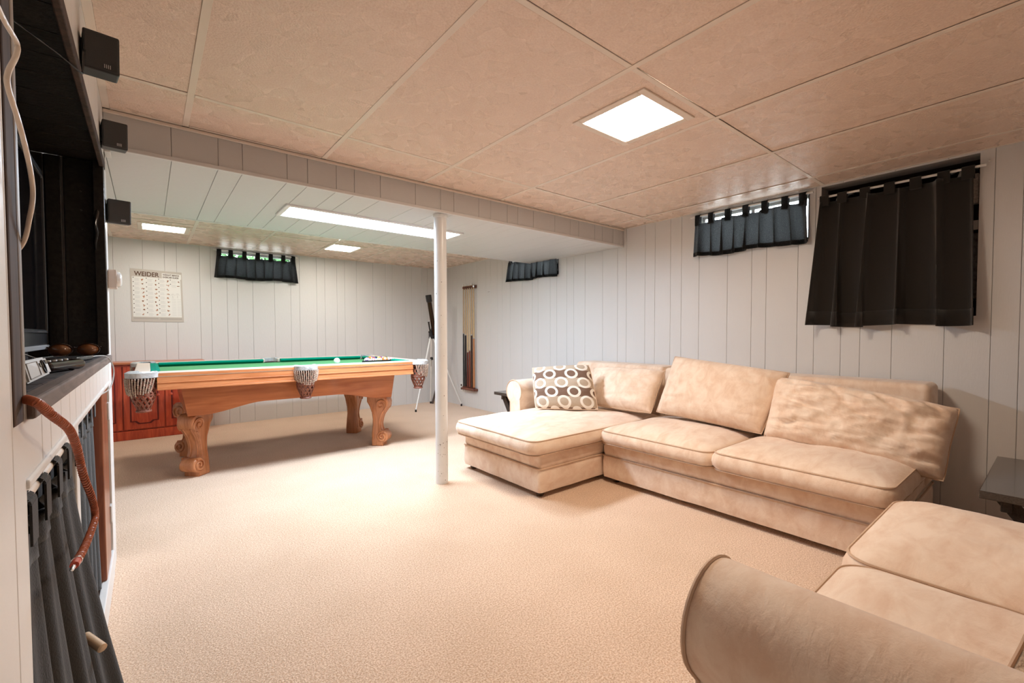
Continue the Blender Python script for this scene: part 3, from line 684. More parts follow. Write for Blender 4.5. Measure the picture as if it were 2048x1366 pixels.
for i in range(4):
    j = (i+1) % 4; mb.f += [(i, j, j+8, i+8), (j+4, i+4, i+12, j+12), (i+8, j+8, j+12, i+12), (j, i, i+4, j+4)]
obj('frame', mb, M_blackplastic, rk)
BC = {'yellow': (.85, .50, .02), 'blue': (.02, .05, .30), 'red': (.60, .03, .02), 'purple': (.16, .03, .22), 'orange': (.85, .22, .04), 'green': (.02, .20, .07), 'maroon': (.25, .02, .02), 'black': (.01, .01, .01)}
rows = [[('purple', 1), ('red', 1), ('yellow', 1), ('orange', 0), ('maroon', 1)], [('maroon', 0), ('blue', 0), ('red', 0), ('green', 1)], [('yellow', 0), ('black', 0), ('blue', 1)], [('orange', 1), ('green', 0)], [('purple', 0)]]
for i, rw in enumerate(rows):
    for j, (cn, st) in enumerate(rw):
        bo = obj('pool_ball', MB().sphere((0, 0, 0), BR, 20, 14), ball_mat('ball_%s_%d' % (cn, st), BC[cn], st), None, True)
        bo.location = (RX+(j-(len(rw)-1)/2)*BR*2.02, RY+i*BR*1.75, .735+BR)
        d_ = Vector((-.5+random.uniform(-.3, .3), -1, .35+random.uniform(-.3, .4)))
        bo.rotation_euler = d_.to_track_quat('Z', 'Y').to_euler()
        tag(bo, ('%s and white striped pool ball in the black rack' if st else 'solid %s pool ball in the black rack') % cn, 'ball', 'racked pool balls')

# ------------------------------------------------------------------ red cabinet on the back wall
RCX0, RCX1, RCY = -.83, .44, 5.60
rc = thing('red_cabinet', ((RCX0+RCX1)/2, RCY+.14, 0), 'worn red stained cabinet with arched panel doors', 'cabinet')
obj('carcass', MB().bbox(RCX0, RCX1, RCY+.02, YB-.004, .07, .725, .004), M_redwood, rc)
obj('plinth', MB().bbox(RCX0-.006, RCX1+.006, RCY-.004, YB-.004, 0, .085, .006), M_redwood, rc)
obj('top', MB().bbox(RCX0-.012, RCX1+.012, RCY-.014, YB-.004, .722, .745, .006), wood('red_top', (.36, .10, .04), (.60, .22, .10), 4, 0), rc)
def arch_poly(x0, x1, z0, z1, d):
    xm = (x0+x1)/2; top = [(x1, z1-d*.9), (x1-.03, z1-d*.9), (x1-.05, z1-d*.3), (xm+.04, z1), (xm-.04, z1), (x0+.05, z1-d*.3), (x0+.03, z1-d*.9), (x0, z1-d*.9)]
    bot = [(x0, z0+d*.5), (x0+.035, z0+d*.5), (x0+.06, z0), (x1-.06, z0), (x1-.035, z0+d*.5), (x1, z0+d*.5)]
    return bot+top
for k in range(4):
    x0 = RCX0+.006+k*.3155; x1 = x0+.306
    dr = obj('door', MB().bbox(x0, x1, RCY, RCY+.019, .098, .705, .005), M_redwood, rc)
    groove = arch_poly(x0+.045, x1-.045, .145, .665, .05); inner = arch_poly(x0+.057, x1-.057, .157, .652, .045)
    obj('panel_groove', MB().prism(groove, lambda a, b, t_: (a, t_, b), RCY-.0012, RCY+.002), mat('dark_red_groove', (.13, .008, .004), .5), dr)
    obj('raised_panel', MB().prism(inner, lambda a, b, t_: (a, t_, b), RCY-.006, RCY+.002), M_redwood, dr)
    obj('knob', MB().lathe([(.004, 0), (.006, -.008), (.013, -.014), (.012, -.022), (.001, -.025)], 14, (x0+(.26 if k % 2 == 0 else .045), RCY-.0065, .42), 'y'), M_redwood, dr, True)
# ------------------------------------------------------------------ poster
po = thing('poster', (.083, YB-.004, 1.135), 'white exercise guide poster with brown heading and rows of figures', 'poster')
def bil(a, b):      # slightly skewed sheet
    xL = -.127+(.004)*(1-b); xR_ = .290+.010*(1-b); return (xL+(xR_-xL)*a, 1.138+(.535+(-.012)*a)*b)
PYp = YB-.0035
def sheet(a0, a1, b0, b1, y, th=.0006):
    pts = [bil(a0, b0), bil(a1, b0), bil(a1, b1), bil(a0, b1)]
    return [(p[0], y, p[1]) for p in pts]
def plates(rects, y, th=.0005):
    mb = MB()
    for q in rects:
        f_ = sheet(*q, y); mb.add(f_+[(p[0], p[1]+th, p[2]) for p in f_], [(0, 1, 2, 3), (7, 6, 5, 4), (0, 4, 5, 1), (1, 5, 6, 2), (2, 6, 7, 3), (3, 7, 4, 0)])
    return mb
obj('paper', plates([(0, 1, 0, 1)], PYp, .0025), mat('taupe_paper', (.55, .50, .45), .45), po)
obj('print_area', plates([(.03, .965, .095, .855), (.60, .985, .855, .955)], PYp-.0006), mat('white_paper', (.82, .81, .78), .4), po)
obj('footer_print', plates([(.04, .50, .055, .075), (.54, .965, .045, .075)], PYp-.0008), mat('footer_ink', (.45, .41, .37), .5), po)
rnd = random.Random(3); lines, nums, figs = [], [], []
for cidx, (ca, cf) in enumerate(((.045, .21), (.29, .455), (.525, .69), (.755, .90))):
    for k in range(9 if cidx < 3 else 2):
        b = .835-k*.082
        nums.append((ca, ca+.018, b-.010, b+.006))
        for q in range(4): lines.append((ca+.03, ca+.03+.105*rnd.uniform(.7, 1), b-.018-q*.014, b-.014-q*.014))
        figs.append((cf, b-.035))
for q in range(11):
    for c0 in (.775, .885): lines.append((c0, c0+.085, .13+q*.032, .135+q*.032))
obj('text_lines_print', plates(lines, PYp-.0012, .0004), mat('grey_ink', (.60, .60, .59), .5), po)['kind'] = 'stuff'
obj('number_print', plates(nums, PYp-.0012, .0004), mat('dark_ink', (.12, .10, .09), .5), po)['kind'] = 'stuff'
fm = MB()
for (a, b) in figs:
    for q in range(3):
        aa = a+rnd.uniform(0, .04); bb = b+rnd.uniform(-.012, .014); an = rnd.uniform(0, PI); l1, l2 = rnd.uniform(.012, .024), rnd.uniform(.006, .010)
        pts = []
        for k in range(8):
            ph = 2*PI*k/8; du, dv = l1*math.cos(ph), l2*math.sin(ph); pts.append(bil(aa+du*math.cos(an)-dv*math.sin(an), bb+(du*math.sin(an)+dv*math.cos(an))*.8))
        fm.add([(p[0], PYp-.0013, p[1]) for p in pts]+[(p[0], PYp-.0008, p[1]) for p in pts], [tuple(range(8))]+[(k, (k+1) % 8, (k+1) % 8+8, k+8) for k in range(8)])
obj('figure_print', fm, mat('orange_brown_ink', (.45, .17, .07), .5), po)['kind'] = 'stuff'
sk = MB()
for (a, b) in ((.80, .53), (.895, .54)):
    for (p, q) in (((0, .03), (0, -.02)), ((-.025, .025), (.025, .025)), ((0, -.02), (-.012, -.06)), ((0, -.02), (.012, -.06)), ((-.025, .025), (-.035, -.01)), ((.025, .025), (.035, -.01))):
        P0 = bil(a+p[0], b+p[1]); P1 = bil(a+q[0], b+q[1]); sk.tube([(P0[0], PYp-.0012, P0[1]), (P1[0], PYp-.0012, P1[1])], .0009, 4)
obj('sketch_print', sk, mat('pale_ink', (.45, .42, .40), .5), po)
def text(name, body, a, b, size, m, parent, bold=0, sx=1, ext=.0004):
    cu = bpy.data.curves.new(name, 'FONT'); cu.body = body; cu.size = size; cu.extrude = ext; cu.offset = bold; cu.materials.append(m)
    o = bpy.data.objects.new(name, cu); COL.objects.link(o); x, z = bil(a, b)
    dg = bpy.context.evaluated_depsgraph_get(); me = bpy.data.meshes.new_from_object(o.evaluated_get(dg)); bpy.data.objects.remove(o); bpy.data.curves.remove(cu)
    o = bpy.data.objects.new(name, me); COL.objects.link(o)
    o.parent = parent; o.location = (x-parent.location.x, PYp-.0014-parent.location.y, z-parent.location.z); o.rotation_euler = (PI/2, math.radians(1.4), 0); o.scale = (sx, 1, 1); o['kind'] = 'stuff'
    return o
inkb = mat('heading_ink', (.10, .035, .010), .5)
text('heading_print', 'WEIDER', .075, .873, .062, inkb, po, .0012, .86)
text('subheading_print', 'WEIGHT BENCH', .615, .912, .0215, inkb, po, .0006, .86); text('subheading_print', 'EXERCISE GUIDE', .615, .866, .0215, inkb, po, .0006, .82)
for a, b in ((.03, .945), (.975, .96)):
    p = bil(a, b); obj('tack', MB().sphere((p[0], PYp-.001, p[1]), .003, 8, 6), M_greyplastic, po, True)

# ------------------------------------------------------------------ telescope
tp = thing('telescope', (3.02, 5.45, 0), 'dark refractor telescope on a thin white tripod', 'telescope')
HD = Vector((3.02, 5.47, 1.03)); bronze = mat('dark_bronze', (.045, .022, .010), .22, .6)
feet = [(2.664, 5.25), (3.375, 5.275), (3.16, 5.76)]
for fx, fy in feet:
    top = HD+Vector(((fx-HD.x)*.05, (fy-HD.y)*.05, -.06)); bot = Vector((fx, fy, .02))
    lg = obj('leg', MB().tube([top, top.lerp(bot, .52)], .0125, 8), M_whiteplastic, tp, True)
    obj('lower_leg', MB().tube([top.lerp(bot, .50), bot], .009, 8), M_whiteplastic, lg, True)
    obj('rubber_foot', MB().tube([bot+Vector((0, 0, -.02)), bot+Vector((0, 0, .012))], .0125, 8), M_blackplastic, lg, True)
    obj('spreader', MB().tube([HD+Vector((0, 0, -.36)), top.lerp(bot, .45)], .005, 6), M_greyplastic, tp, True)
obj('hub', MB().lathe([(.001, -.385), (.02, -.38), (.02, -.345), (.001, -.34)], 12, HD), M_blackplastic, tp, True)
tdir = Vector((-.10, -.03, .50)).normalized(); tc_ = HD+Vector((.005, -.035, .10))
obj('tube', MB().tube([tc_-tdir*.14, tc_+tdir*.33], .030, 20), bronze, tp, True)
obj('lens_hood', MB().tube([tc_+tdir*.31, tc_+tdir*.32, tc_+tdir*.405, tc_+tdir*.41], [.031, .040, .041, .036], 20), M_blackplastic, tp, True)
obj('focuser', MB().tube([tc_-tdir*.13, tc_-tdir*.15, tc_-tdir*.19, tc_-tdir*.235], [.030, .022, .018, .015], 16), M_blackplastic, tp, True)
obj('eyepiece', MB().tube([tc_-tdir*.22, tc_-tdir*.235+Vector((.0, -.03, -.01)), tc_-tdir*.245+Vector((0, -.055, .0))], [.014, .015, .013], 12), M_metal, tp, True)
obj('finder_scope', MB().tube([tc_-tdir*.10+Vector((-.07, -.02, 0)), tc_+tdir*.02+Vector((-.07, -.02, 0)), tc_+tdir*.04+Vector((-.07, -.02, 0))], [.010, .011, .014], 12), M_blackplastic, tp, True)
obj('mount', MB().bbox(HD.x-.03, HD.x+.03, HD.y-.03, HD.y+.03, HD.z-.09, HD.z+.02, .008).tube([HD, tc_], .018, 10).tube([HD+Vector((-.045, 0, .0)), HD+Vector((.045, -.01, .02))], .009, 8), M_blackplastic, tp, True)
obj('knob', MB().lathe([(.001, -.012), (.014, -.01), (.014, .01), (.001, .012)], 12, HD+Vector((.05, -.03, .03)), 'x'), M_blackplastic, tp, True)
st = tag(obj('wooden_stick', MB().tube([(3.165, 5.72, .0), (3.25, 5.73, .25), (3.34, 5.76, .55), (3.395, 5.79, .80)], [.016, .015, .012, .009], 10), M_darkwood, None, True), 'dark brown wooden stick leaning in the corner behind the post', 'stick')

# ------------------------------------------------------------------ cue rack
cr = thing('cue_rack', (XR-.02, 5.1, .26), 'brown wooden wall rack for pool cues', 'cue rack')
M_rack = wood('rack_wood', (.10, .025, .012), (.20, .06, .03), 6, 1)
obj('top_bar', MB().bbox(XR-.022, XR, 4.945, 5.25, 1.615, 1.66, .01), M_rack, cr); obj('bottom_bar', MB().bbox(XR-.062, XR, 4.925, 5.255, .235, .272, .012), M_rack, cr)
CY = [4.975+.05*k for k in range(6)]
for y in CY:
    obj('clip', MB().lathe([(.011, -.012), (.014, -.010), (.014, .010), (.011, .012)], 12, (XR-.036, y, 1.637), 'z', .6, 2*PI-.6), M_metal if y < 5.0 else M_rack, cr, True)
    obj('cup', MB().lathe([(.010, .272), (.019, .276), (.019, .284), (.012, .285)], 12, (XR-.036, y, 0)), M_rack, cr, True)
cues = [('orange brown', (.50, .20, .08), .62, (.62, .44, .24)), ('dark walnut', (.05, .02, .012), .66, (.60, .42, .24)), ('reddish brown', (.22, .05, .025), .46, (.72, .56, .36)), ('deep mahogany', (.12, .02, .012), .44, (.66, .48, .28)), ('black wrapped', (.02, .015, .014), .66, (.60, .44, .26)), ('charcoal', (.05, .05, .05), .68, (.55, .40, .25))]
words = ['nearest the sofa', 'second from the sofa', 'third from the sofa', 'fourth from the sofa', 'fifth from the sofa', 'nearest the outlet']
for y, (nm, c, fr2, c2), wd in zip(CY, cues, words):
    q = thing('pool_cue', (XR-.036, y, .284), '%s butted pool cue in the wall rack, %s' % (nm, wd), 'pool cue', 'cues in the wall rack')
    zb, L_ = .285, 1.375
    obj('butt', MB().lathe([(.001, zb), (.0145, zb+.002), (.0145, zb+.02), (.0115, zb+L_*fr2*.78)], 12, (XR-.036, y, 0)), mat('cue_'+nm, c, .2, coat=.4), q, True)
    obj('shaft', MB().lathe([(.0113, zb+L_*fr2*.78), (.0072, zb+L_)], 12, (XR-.036, y, 0)), mat('cue_shaft_%s' % nm, c2, .25, coat=.3), q, True)
    obj('ferrule', MB().lathe([(.0074, zb+L_), (.0070, zb+L_+.022), (.001, zb+L_+.026)], 12, (XR-.036, y, 0)), M_whiteplastic, q, True)
    obj('joint_ring', MB().lathe([(.0122, zb+L_*fr2*.77), (.0124, zb+L_*fr2*.77+.012)], 12, (XR-.036, y, 0)), M_metal, q, True)
ot = thing('wall_outlet', (XR-.003, 5.335, .26), 'ivory duplex power outlet on the wall beside the cue rack', 'outlet')
obj('cover_plate', MB().bbox(XR-.006, XR, 5.30, 5.37, .205, .318, .002), M_whiteplastic, ot)
for z in (.238, .285):
    rcp = obj('receptacle', MB().bbox(XR-.0075, XR-.004, 5.319, 5.351, z-.016, z+.016, .003), mat('outlet_brown', (.10, .06, .045), .5), ot)
# nail marks
obj('nail_mark', MB().bbox(XR-.002, XR, 4.66, 4.70, 1.545, 1.549, .001, 1), mat('dark_scratch', (.2, .17, .15), .6), wr)

# ------------------------------------------------------------------ sectional sofa
def rrect(x0, x1, y0, y1, r, n=72):
    pts = []; per = 2*((x1-x0)+(y1-y0)); cor = [(x1-r, y1-r, 0), (x0+r, y1-r, PI/2), (x0+r, y0+r, PI), (x1-r, y0+r, 1.5*PI)]
    for i, (cx, cy, a0) in enumerate(cor):
        m = 7
        for k in range(m+1): a = a0+PI/2*k/m; pts.append((cx+r*math.cos(a), cy+r*math.sin(a)))
        nx_, ny_, na = cor[(i+1) % 4]; e = (nx_+r*math.cos(na), ny_+r*math.sin(na)); b = pts[-1]; ln = math.hypot(e[0]-b[0], e[1]-b[1]); q = max(2, int(ln/.05))
        for k in range(1, q): pts.append((b[0]+(e[0]-b[0])*k/q, b[1]+(e[1]-b[1])*k/q))
    return pts
def wrink(p, s, amp, seed=0):
    return amp*noise.noise(Vector((p[0]*s+seed, p[1]*s+seed*.7, p[2]*s)))
def seat_cushion(root, x0, x1, y0, y1, z0, zp, crown, name='seat_cushion', r=.06, bulge=.018, seed=0):
    base = rrect(x0, x1, y0, y1, r); cx, cy = (x0+x1)/2, (y0+y1)/2; N = len(base)
    lay = [(.80, z0+.004, 0), (.985, z0+.002, 0), (1, z0+.012, 0), (1, z0+(zp-z0)*.3, bulge*.8), (1, z0+(zp-z0)*.55, bulge), (1, z0+(zp-z0)*.8, bulge*.7), (1, zp, 0)]
    tops = [.985, .96, .92, .86, .78, .68, .56, .43, .30, .17, .06]
    mb = MB()
    def pos(i, sc, z, bl):
        x, y = base[i]; d = math.hypot(x-cx, y-cy); ux, uy = (x-cx)/d, (y-cy)/d
        # inward by equal distance towards the centre for a tailored look
        return [cx+(x-cx)*sc+ux*bl, cy+(y-cy)*sc+uy*bl, z]
    for sc, z, bl in lay:
        for i in range(N):
            p = pos(i, sc, z, bl)
            w = wrink((p[0]*1, p[1]*1, p[2]*.35), 22, .006, seed) if bl > 0 else 0
            d = math.hypot(p[0]-cx, p[1]-cy); p[0] += (p[0]-cx)/d*w; p[1] += (p[1]-cy)/d*w
            mb.v.append(tuple(p))
    for sc in tops:
        for i in range(N):
            p = pos(i, sc, 0, 0); q = 1-sc**3.2
            p[2] = zp+crown*q**.75+wrink(p, 5, .014*q, seed)+wrink(p, 16, .004*q, seed+3)
            mb.v.append(tuple(p))
    nl = len(lay)+len(tops)
    for k in range(nl-1):
        for i in range(N): mb.f.append((k*N+i, k*N+(i+1) % N, (k+1)*N+(i+1) % N, (k+1)*N+i))
    mb.f.append(tuple(range(N-1, -1, -1))); mb.f.append(tuple((nl-1)*N+i for i in range(N)))
    o = obj(name, mb, M_suede, root, 70)
    rnd = lambda p: p
    obj('piping', MB().tube([(x, y, zp+.002) for x, y in base], .0042, 6, True), M_pipe, o, True)
    obj('piping', MB().tube([(x, y, z0+.006) for x, y in base], .0042, 6, True), M_pipe, o, True)
    return o
def band(root, name, x0, x1, y0, y1, z0, z1, b=.014, seed=1, amp=.004):
    mb = MB(); base = rrect(x0, x1, y0, y1, .02); cx, cy = (x0+x1)/2, (y0+y1)/2; N = len(base); nl = 8
    for k in range(nl+1):
        q = k/nl; ins = b*(1-min(1, 4*min(q, 1-q)))
        for (x, y) in base:
            w = wrink((x, y, q*.1), 9, amp, seed) if 0 < k < nl else 0
            d = math.hypot(x-cx, y-cy); f = (d-ins+w)/d; mb.v.append((cx+(x-cx)*f, cy+(y-cy)*f, z0+(z1-z0)*q+(wrink((x, y, 3), 7, .003, seed) if k == 0 else 0)))
    for k in range(nl):
        for i in range(N): mb.f.append((k*N+i, k*N+(i+1) % N, (k+1)*N+(i+1) % N, (k+1)*N+i))
    mb.f.append(tuple(range(N-1, -1, -1))); mb.f.append(tuple(nl*N+i for i in range(N)))
    return obj(name, mb, M_suede, root, 70)
def feet_(root, pts):
    for x, y in pts: obj('foot', MB().lathe([(.018, 0), (.026, .012), (.026, .05)], 14, (x, y, 0)), M_darkwood, root, True)
def sofa_base(root, x0, x1, y0, y1, ft):
    band(root, 'base', x0, x1, y0, y1, .036, .182, .006, 1); band(root, 'deck', x0+.004, x1, y0+.004, y1-.004, .180, .268, .011, 5, .005)
    obj('piping', MB().tube([(x, y, .181) for x, y in rrect(x0, x1, y0, y1, .02)], .004, 6, True), M_pipe, root, True); feet_(root, ft)
def back_rest(root, x0, x1, y0, y1, ztop):
    obj('backrest', MB().bbox(x0, x1, y0, y1, .20, ztop, .035, 4), M_suede, root, 60)
def rolled_arm(root, axis, c, z, r, a0, a1, inner, seed=0):
    """rolled arm running along an axis ('x' or 'y') with centre offset c, roll radius r, drop to the base"""
    prof = [(inner, .05), (inner, .30), (inner+.004, z-r*.55)]
    sg = 1 if c < inner else -1      # arm lies on the smaller side of inner
    n = 22; prof = []
    for k in range(n+1):
        a = math.radians(-38+256*k/n); prof.append((c+sg*r*math.cos(a), z+r*math.sin(a)))
    prof += [(c-sg*r*.50, z-r*.95), (c-sg*r*.48, .05), (inner, .05)]
    mb = MB(); m = 16
    f = (lambda a, b, t_: (t_, a, b)) if axis == 'x' else (lambda a, b, t_: (a, t_, b))
    K = len(prof)
    for i in range(m+1):
        t_ = a0+(a1-a0)*i/m; ins = .006 if i in (0, m) else 0
        for a, b in prof:
            cc = c; mb.v.append(f(cc+(a-cc)*(1-ins*3)+wrink((a, b, t_), 8, .003, seed), b, t_))
    for i in range(m):
        for j in range(K): mb.f.append((i*K+j, i*K+(j+1) % K, (i+1)*K+(j+1) % K, (i+1)*K+j))
    mb.f += [tuple(range(K-1, -1, -1)), tuple(m*K+j for j in range(K))]
    o = obj('arm', mb, M_suede, root, 50)
    for t_ in (a0, a1):
        obj('piping', MB().tube([f(a, b, t_) for a, b in prof[:-1]], .0045, 6), M_pipe, o, True)
    return o
ch_ = thing('sofa_chaise', (2.5, 2.4, 0), 'beige suede chaise end of the sectional sofa nearest the post', 'sofa', 'sectional sofa pieces')
sofa_base(ch_, 1.825, 3.37, 1.985, 2.83, [(1.88, 2.04), (1.88, 2.77), (3.3, 2.05), (3.3, 2.77)])
back_rest(ch_, 3.13, 3.38, 1.978, 2.90, .748)
seat_cushion(ch_, 1.755, 3.11, 1.962, 2.835, .270, .362, .052, 'chaise_cushion', .07, .02, 2)
rolled_arm(ch_, 'x', 2.955, .515, .098, 2.42, 3.37, 2.845, 2)
mid = thing('sofa_middle', (2.85, 1.2, 0), 'beige suede two seat middle piece of the sectional along the wall', 'sofa', 'sectional sofa pieces')
sofa_base(mid, 2.395, 3.37, .435, 1.975, [(2.46, .5), (2.46, 1.90), (3.3, .5), (3.3, 1.9)])
back_rest(mid, 3.13, 3.38, .425, 1.970, .742)
seat_cushion(mid, 2.345, 3.11, 1.195, 1.955, .272, .358, .058, seed=11); seat_cushion(mid, 2.345, 3.11, .425, 1.185, .272, .366, .050, seed=23)
nr = thing('sofa_near', (1.5, -.1, 0), 'beige suede loveseat piece with rolled arm in the foreground', 'sofa', 'sectional sofa pieces')
sofa_base(nr, .90, 2.21, -.55, .345, [(1.0, .28), (2.14, .28), (1.0, -.48), (2.14, -.48)])
obj('backrest', MB().bbox(.80, 2.21, -.62, -.38, .20, .742, .035, 4), M_suede, nr, 60)
seat_cushion(nr, .905, 1.505, -.37, .372, .272, .372, .050, seed=31, r=.075); seat_cushion(nr, 1.515, 2.205, -.37, .385, .272, .376, .052, seed=47, r=.075)
rolled_arm(nr, 'y', .865, .450, .112, -.60, .43, .985, 4)

def pillow(name, TL, TR_, BR_, BL, thick, m, label, cat='pillow', seed=0, wr=.012, group=None, pinch=.035, pw=2.4, nu=56, nv=42, pipe=None, ws=(6, 15), rnd_=.22, crease=0):
    TL, TR_, BR_, BL = map(Vector, (TL, TR_, BR_, BL)); nrm = (TR_-TL).cross(BL-TL).normalized()
    ctr = (TL+TR_+BR_+BL)/4; W_ = (TR_-TL).length
    def pt(u, v, s):
        su, sv = math.sin(PI*u), math.sin(PI*v)
        a, b = 2*u-1, 2*v-1; a, b = a*math.sqrt(1-b*b*rnd_/2), b*math.sqrt(1-a*a*rnd_/2); u2, v2 = .5+a/2, .5+b/2
        u2 = u2+(.5-u2)*pinch*2*sv*abs(2*u-1)**2; v2 = v2+(.5-v2)*pinch*2*su*abs(2*v-1)**2
        p = TL*(1-u2)*(1-v2)+TR_*u2*(1-v2)+BR_*u2*v2+BL*(1-u2)*v2
        th = thick/2*((1-abs(2*u-1)**pw)*(1-abs(2*v-1)**pw))**.55
        # radiating creases near the short edges
        e = abs(2*u-1)**2; w = noise.noise(Vector((u*ws[0]*.45+seed, v*ws[0]*1.6, s+seed)))*wr*1.5*(.25+e)+noise.noise(Vector((u*ws[1]*.5+seed, v*ws[1]*1.4+u*4, s)))*wr*.75*(.35+e)
        if crease: w += crease*(max(0, 1-3.2*abs(noise.noise(Vector((u*2.2+v*1.1+seed*1.7, v*3.4-u*2.0, s*3))))))**2*(.4+.8*e)-crease*.35*(max(0, 1-4*abs(noise.noise(Vector((u*6+seed*2.3, v*9+u*3, s*2)))))**2)
        k = min(1, 6*min(u, 1-u), 6*min(v, 1-v))
        return p+nrm*(s*th+w*k)
    bm = bmesh.new(); uvl = bm.loops.layers.uv.new('UVMap')
    for s in (1, -1):
        vv = [[bm.verts.new(pt(i/nu, j/nv, s)-ctr) for i in range(nu+1)] for j in range(nv+1)]
        for j in range(nv):
            for i in range(nu):
                idx = [(i, j), (i+1, j), (i+1, j+1), (i, j+1)]
                f_ = bm.faces.new([vv[b][a] for a, b in idx])
                for lp, (a, b) in zip(f_.loops, idx): lp[uvl].uv = (a/nu, 1-b/nv)
    bmesh.ops.remove_doubles(bm, verts=bm.verts, dist=.0004); bmesh.ops.recalc_face_normals(bm, faces=bm.faces)
    me = bpy.data.meshes.new(name); bm.to_mesh(me); bm.free(); me.materials.append(m)
    for p in me.polygons: p.use_smooth = True
    o = bpy.data.objects.new(name, me); COL.objects.link(o); o.location = ctr; tag(o, label, cat, group)
    per = [pt(i/nu, 0, 0) for i in range(nu)]+[pt(1, j/nv, 0) for j in range(nv)]+[pt(1-i/nu, 1, 0) for i in range(nu)]+[pt(0, 1-j/nv, 0) for j in range(nv)]
    obj('piping', MB().tube(per, .0038, 6, True), pipe or M_pipe, o, True)
    return o
pillow('throw_pillow', (2.47, 2.79, .730), (2.745, 2.385, .768), (2.66, 2.215, .420), (2.345, 2.61, .415), .15, M_rings, 'square throw pillow with brown and cream ring pattern', seed=1, wr=.006, pipe=M_suede, pinch=.02, pw=3)
grp = 'loose back pillows of the sectional'
pillow('back_pillow', (3.02, 2.60, .715), (3.02, 1.86, .735), (2.80, 1.85, .425), (2.76, 2.38, .425), .19, M_suede, 'smallest beige back pillow, beside the ring patterned throw pillow', seed=5, wr=.016, group=grp, crease=.008, pw=3.2)
pillow('back_pillow', (3.03, 1.83, .850), (3.03, 1.02, .775), (2.81, 1.10, .400), (2.80, 1.84, .440), .21, M_suede, 'largest smooth beige back pillow, tallest on the sofa', seed=9, wr=.016, group=grp, crease=.007, pw=3.2)
pillow('back_pillow', (3.00, 1.13, .755), (2.98, .275, .655), (2.82, .310, .315), (2.79, 1.12, .395), .25, M_suede, 'very wrinkled beige back pillow slumping off the sofa end', seed=21, wr=.024, group=grp, ws=(7, 17), crease=.046, rnd_=.24, pw=4.2)
pillow('throw_pillow', (1.16, -.34, .68), (1.10, .020, .60), (1.075, .062, .432), (1.17, -.32, .432), .10, mat('knit_beige', (.42, .30, .20), .9, bump=.8, bscale=90, var=.5, vscale=60), 'knitted beige pillow tucked beside the foreground arm', seed=6, wr=.005)

# ------------------------------------------------------------------ end tables
def end_table(x0, x1, y0, y1, label):
    t = thing('end_table', ((x0+x1)/2, (y0+y1)/2, 0), label, 'table', 'black end tables')
    obj('table_top', MB().bbox(x0, x1, y0, y1, .422, .450, .003), M_blackwood, t)
    for xx in (x0+.06, x1-.10):
        def diag(a, b):
            p, q = Vector((xx, a, .02)), Vector((xx, b, .42)); d = (q-p).normalized(); n_ = Vector((0, -d.z, d.y))*.022
            m_ = MB(); 
            m_.prism([(a-.03, 0), (a+.03, 0), (b+.03, .421), (b-.03, .421)], lambda u, v, t_: (t_, u, v), xx, xx+.035); return m_
        obj('leg', diag(y0+.06, y1-.06), M_blackwood, t); obj('leg', diag(y1-.06, y0+.06), M_blackwood, t)
    obj('stretcher', MB().bbox(x0+.06, x1-.06, (y0+y1)/2-.015, (y0+y1)/2+.015, .19, .225, .004), M_blackwood, t)
    obj('rail', MB().bbox(x0+.05, x1-.05, y0+.05, y0+.08, .375, .421, .003), M_blackwood, t); obj('rail', MB().bbox(x0+.05, x1-.05, y1-.08, y1-.05, .375, .421, .003), M_blackwood, t)
end_table(2.585, 3.29, 3.065, 3.46, 'black end table behind the far sofa arm')
end_table(2.285, 2.985, -.25, .178, 'black end table at the near corner of the sectional')

# ------------------------------------------------------------------ built-in cabinet on the left
mc = thing('built_in_cabinet', (-.36, 1.68, 0), 'black built in media cabinet with dark shelf in the left wall', 'cabinet')
NB, N0, N1, NT = -.62, .868, 2.495, 1.712
obj('back_panel', MB().box(NB-.02, NB, N0-.02, N1+.02, 0, NT+.02), M_black, mc)
for a, b in ((NB, -.43), (-.43, -.3), (-.3, -.252), (-.248, -.132)): obj('side_panel', MB().bbox(a+.001, b-.001, N1-.002, N1+.008, .926, NT, .003), M_black, mc)
obj('side_panel', MB().box(NB, -.131, N0-.01, N0, 0, NT), M_black, mc); obj('side_panel', MB().box(NB, -.262, N1+.0085, N1+.02, 0, NT), M_black, mc)
for k in range(13):
    y = N0+k*.1255; obj('top_board', MB().bbox(NB, -.138, y+.001, y+.1245, NT, NT+.012, .003), M_black, mc)
obj('edge_trim', MB().bbox(XL-.010, XL+.006, N0-.01, N1+.02, NT-.022, NT+.012, .003), M_trimwood, mc, label='dark wooden trim above the opening')
obj('edge_trim', MB().bbox(XL-.012, XL+.002, .806, .853, .898, H-.002, .003), M_trimwood, mc, label='dark wooden upright trim')
obj('edge_bead', MB().bbox(XL-.010, XL+.003, .853, .870, .898, H-.002, .003), mat('worn_grey_bead', (.24, .20, .17), .4), mc)
obj('edge_trim', MB().bbox(XL-.03, XL+.004, N1-.03, N1+.012, .93, NT, .003), M_black, mc)
for y, z in [(N1-.004, .985+.075*k) for k in range(9)]:
    obj('peg_hole', MB().lathe([(.0035, 0), (.0035, .002), (.001, .002)], 8, (-.197, y, z), 'y'), M_greyplastic if z > 1.3 else M_trimwood, mc)
for k in range(12):
    y = N0+k*.1355; obj('shelf_board', MB().bbox(NB, -.145, y+.001, y+.1345, .905, .925, .003), wood('slate_shelf_%d' % (k % 3), (.016, .012, .010), (.05+.012*(k % 3), .04, .034), 6, 0, .9, 0), mc)
obj('shelf_edge', MB().bbox(-.144, XL+.012, N0-.002, N1+.008, .899, .9265, .004), wood('grey_shelf_edge', (.12, .088, .07), (.22, .17, .145), 8, 1, .8, 0), mc)
ap = [N0, 1.0, 1.08, 1.2, 1.32, 1.42, 1.52, 1.62, 1.74, 1.84, 1.96, 2.08, 2.2, 2.32, 2.42, N1]
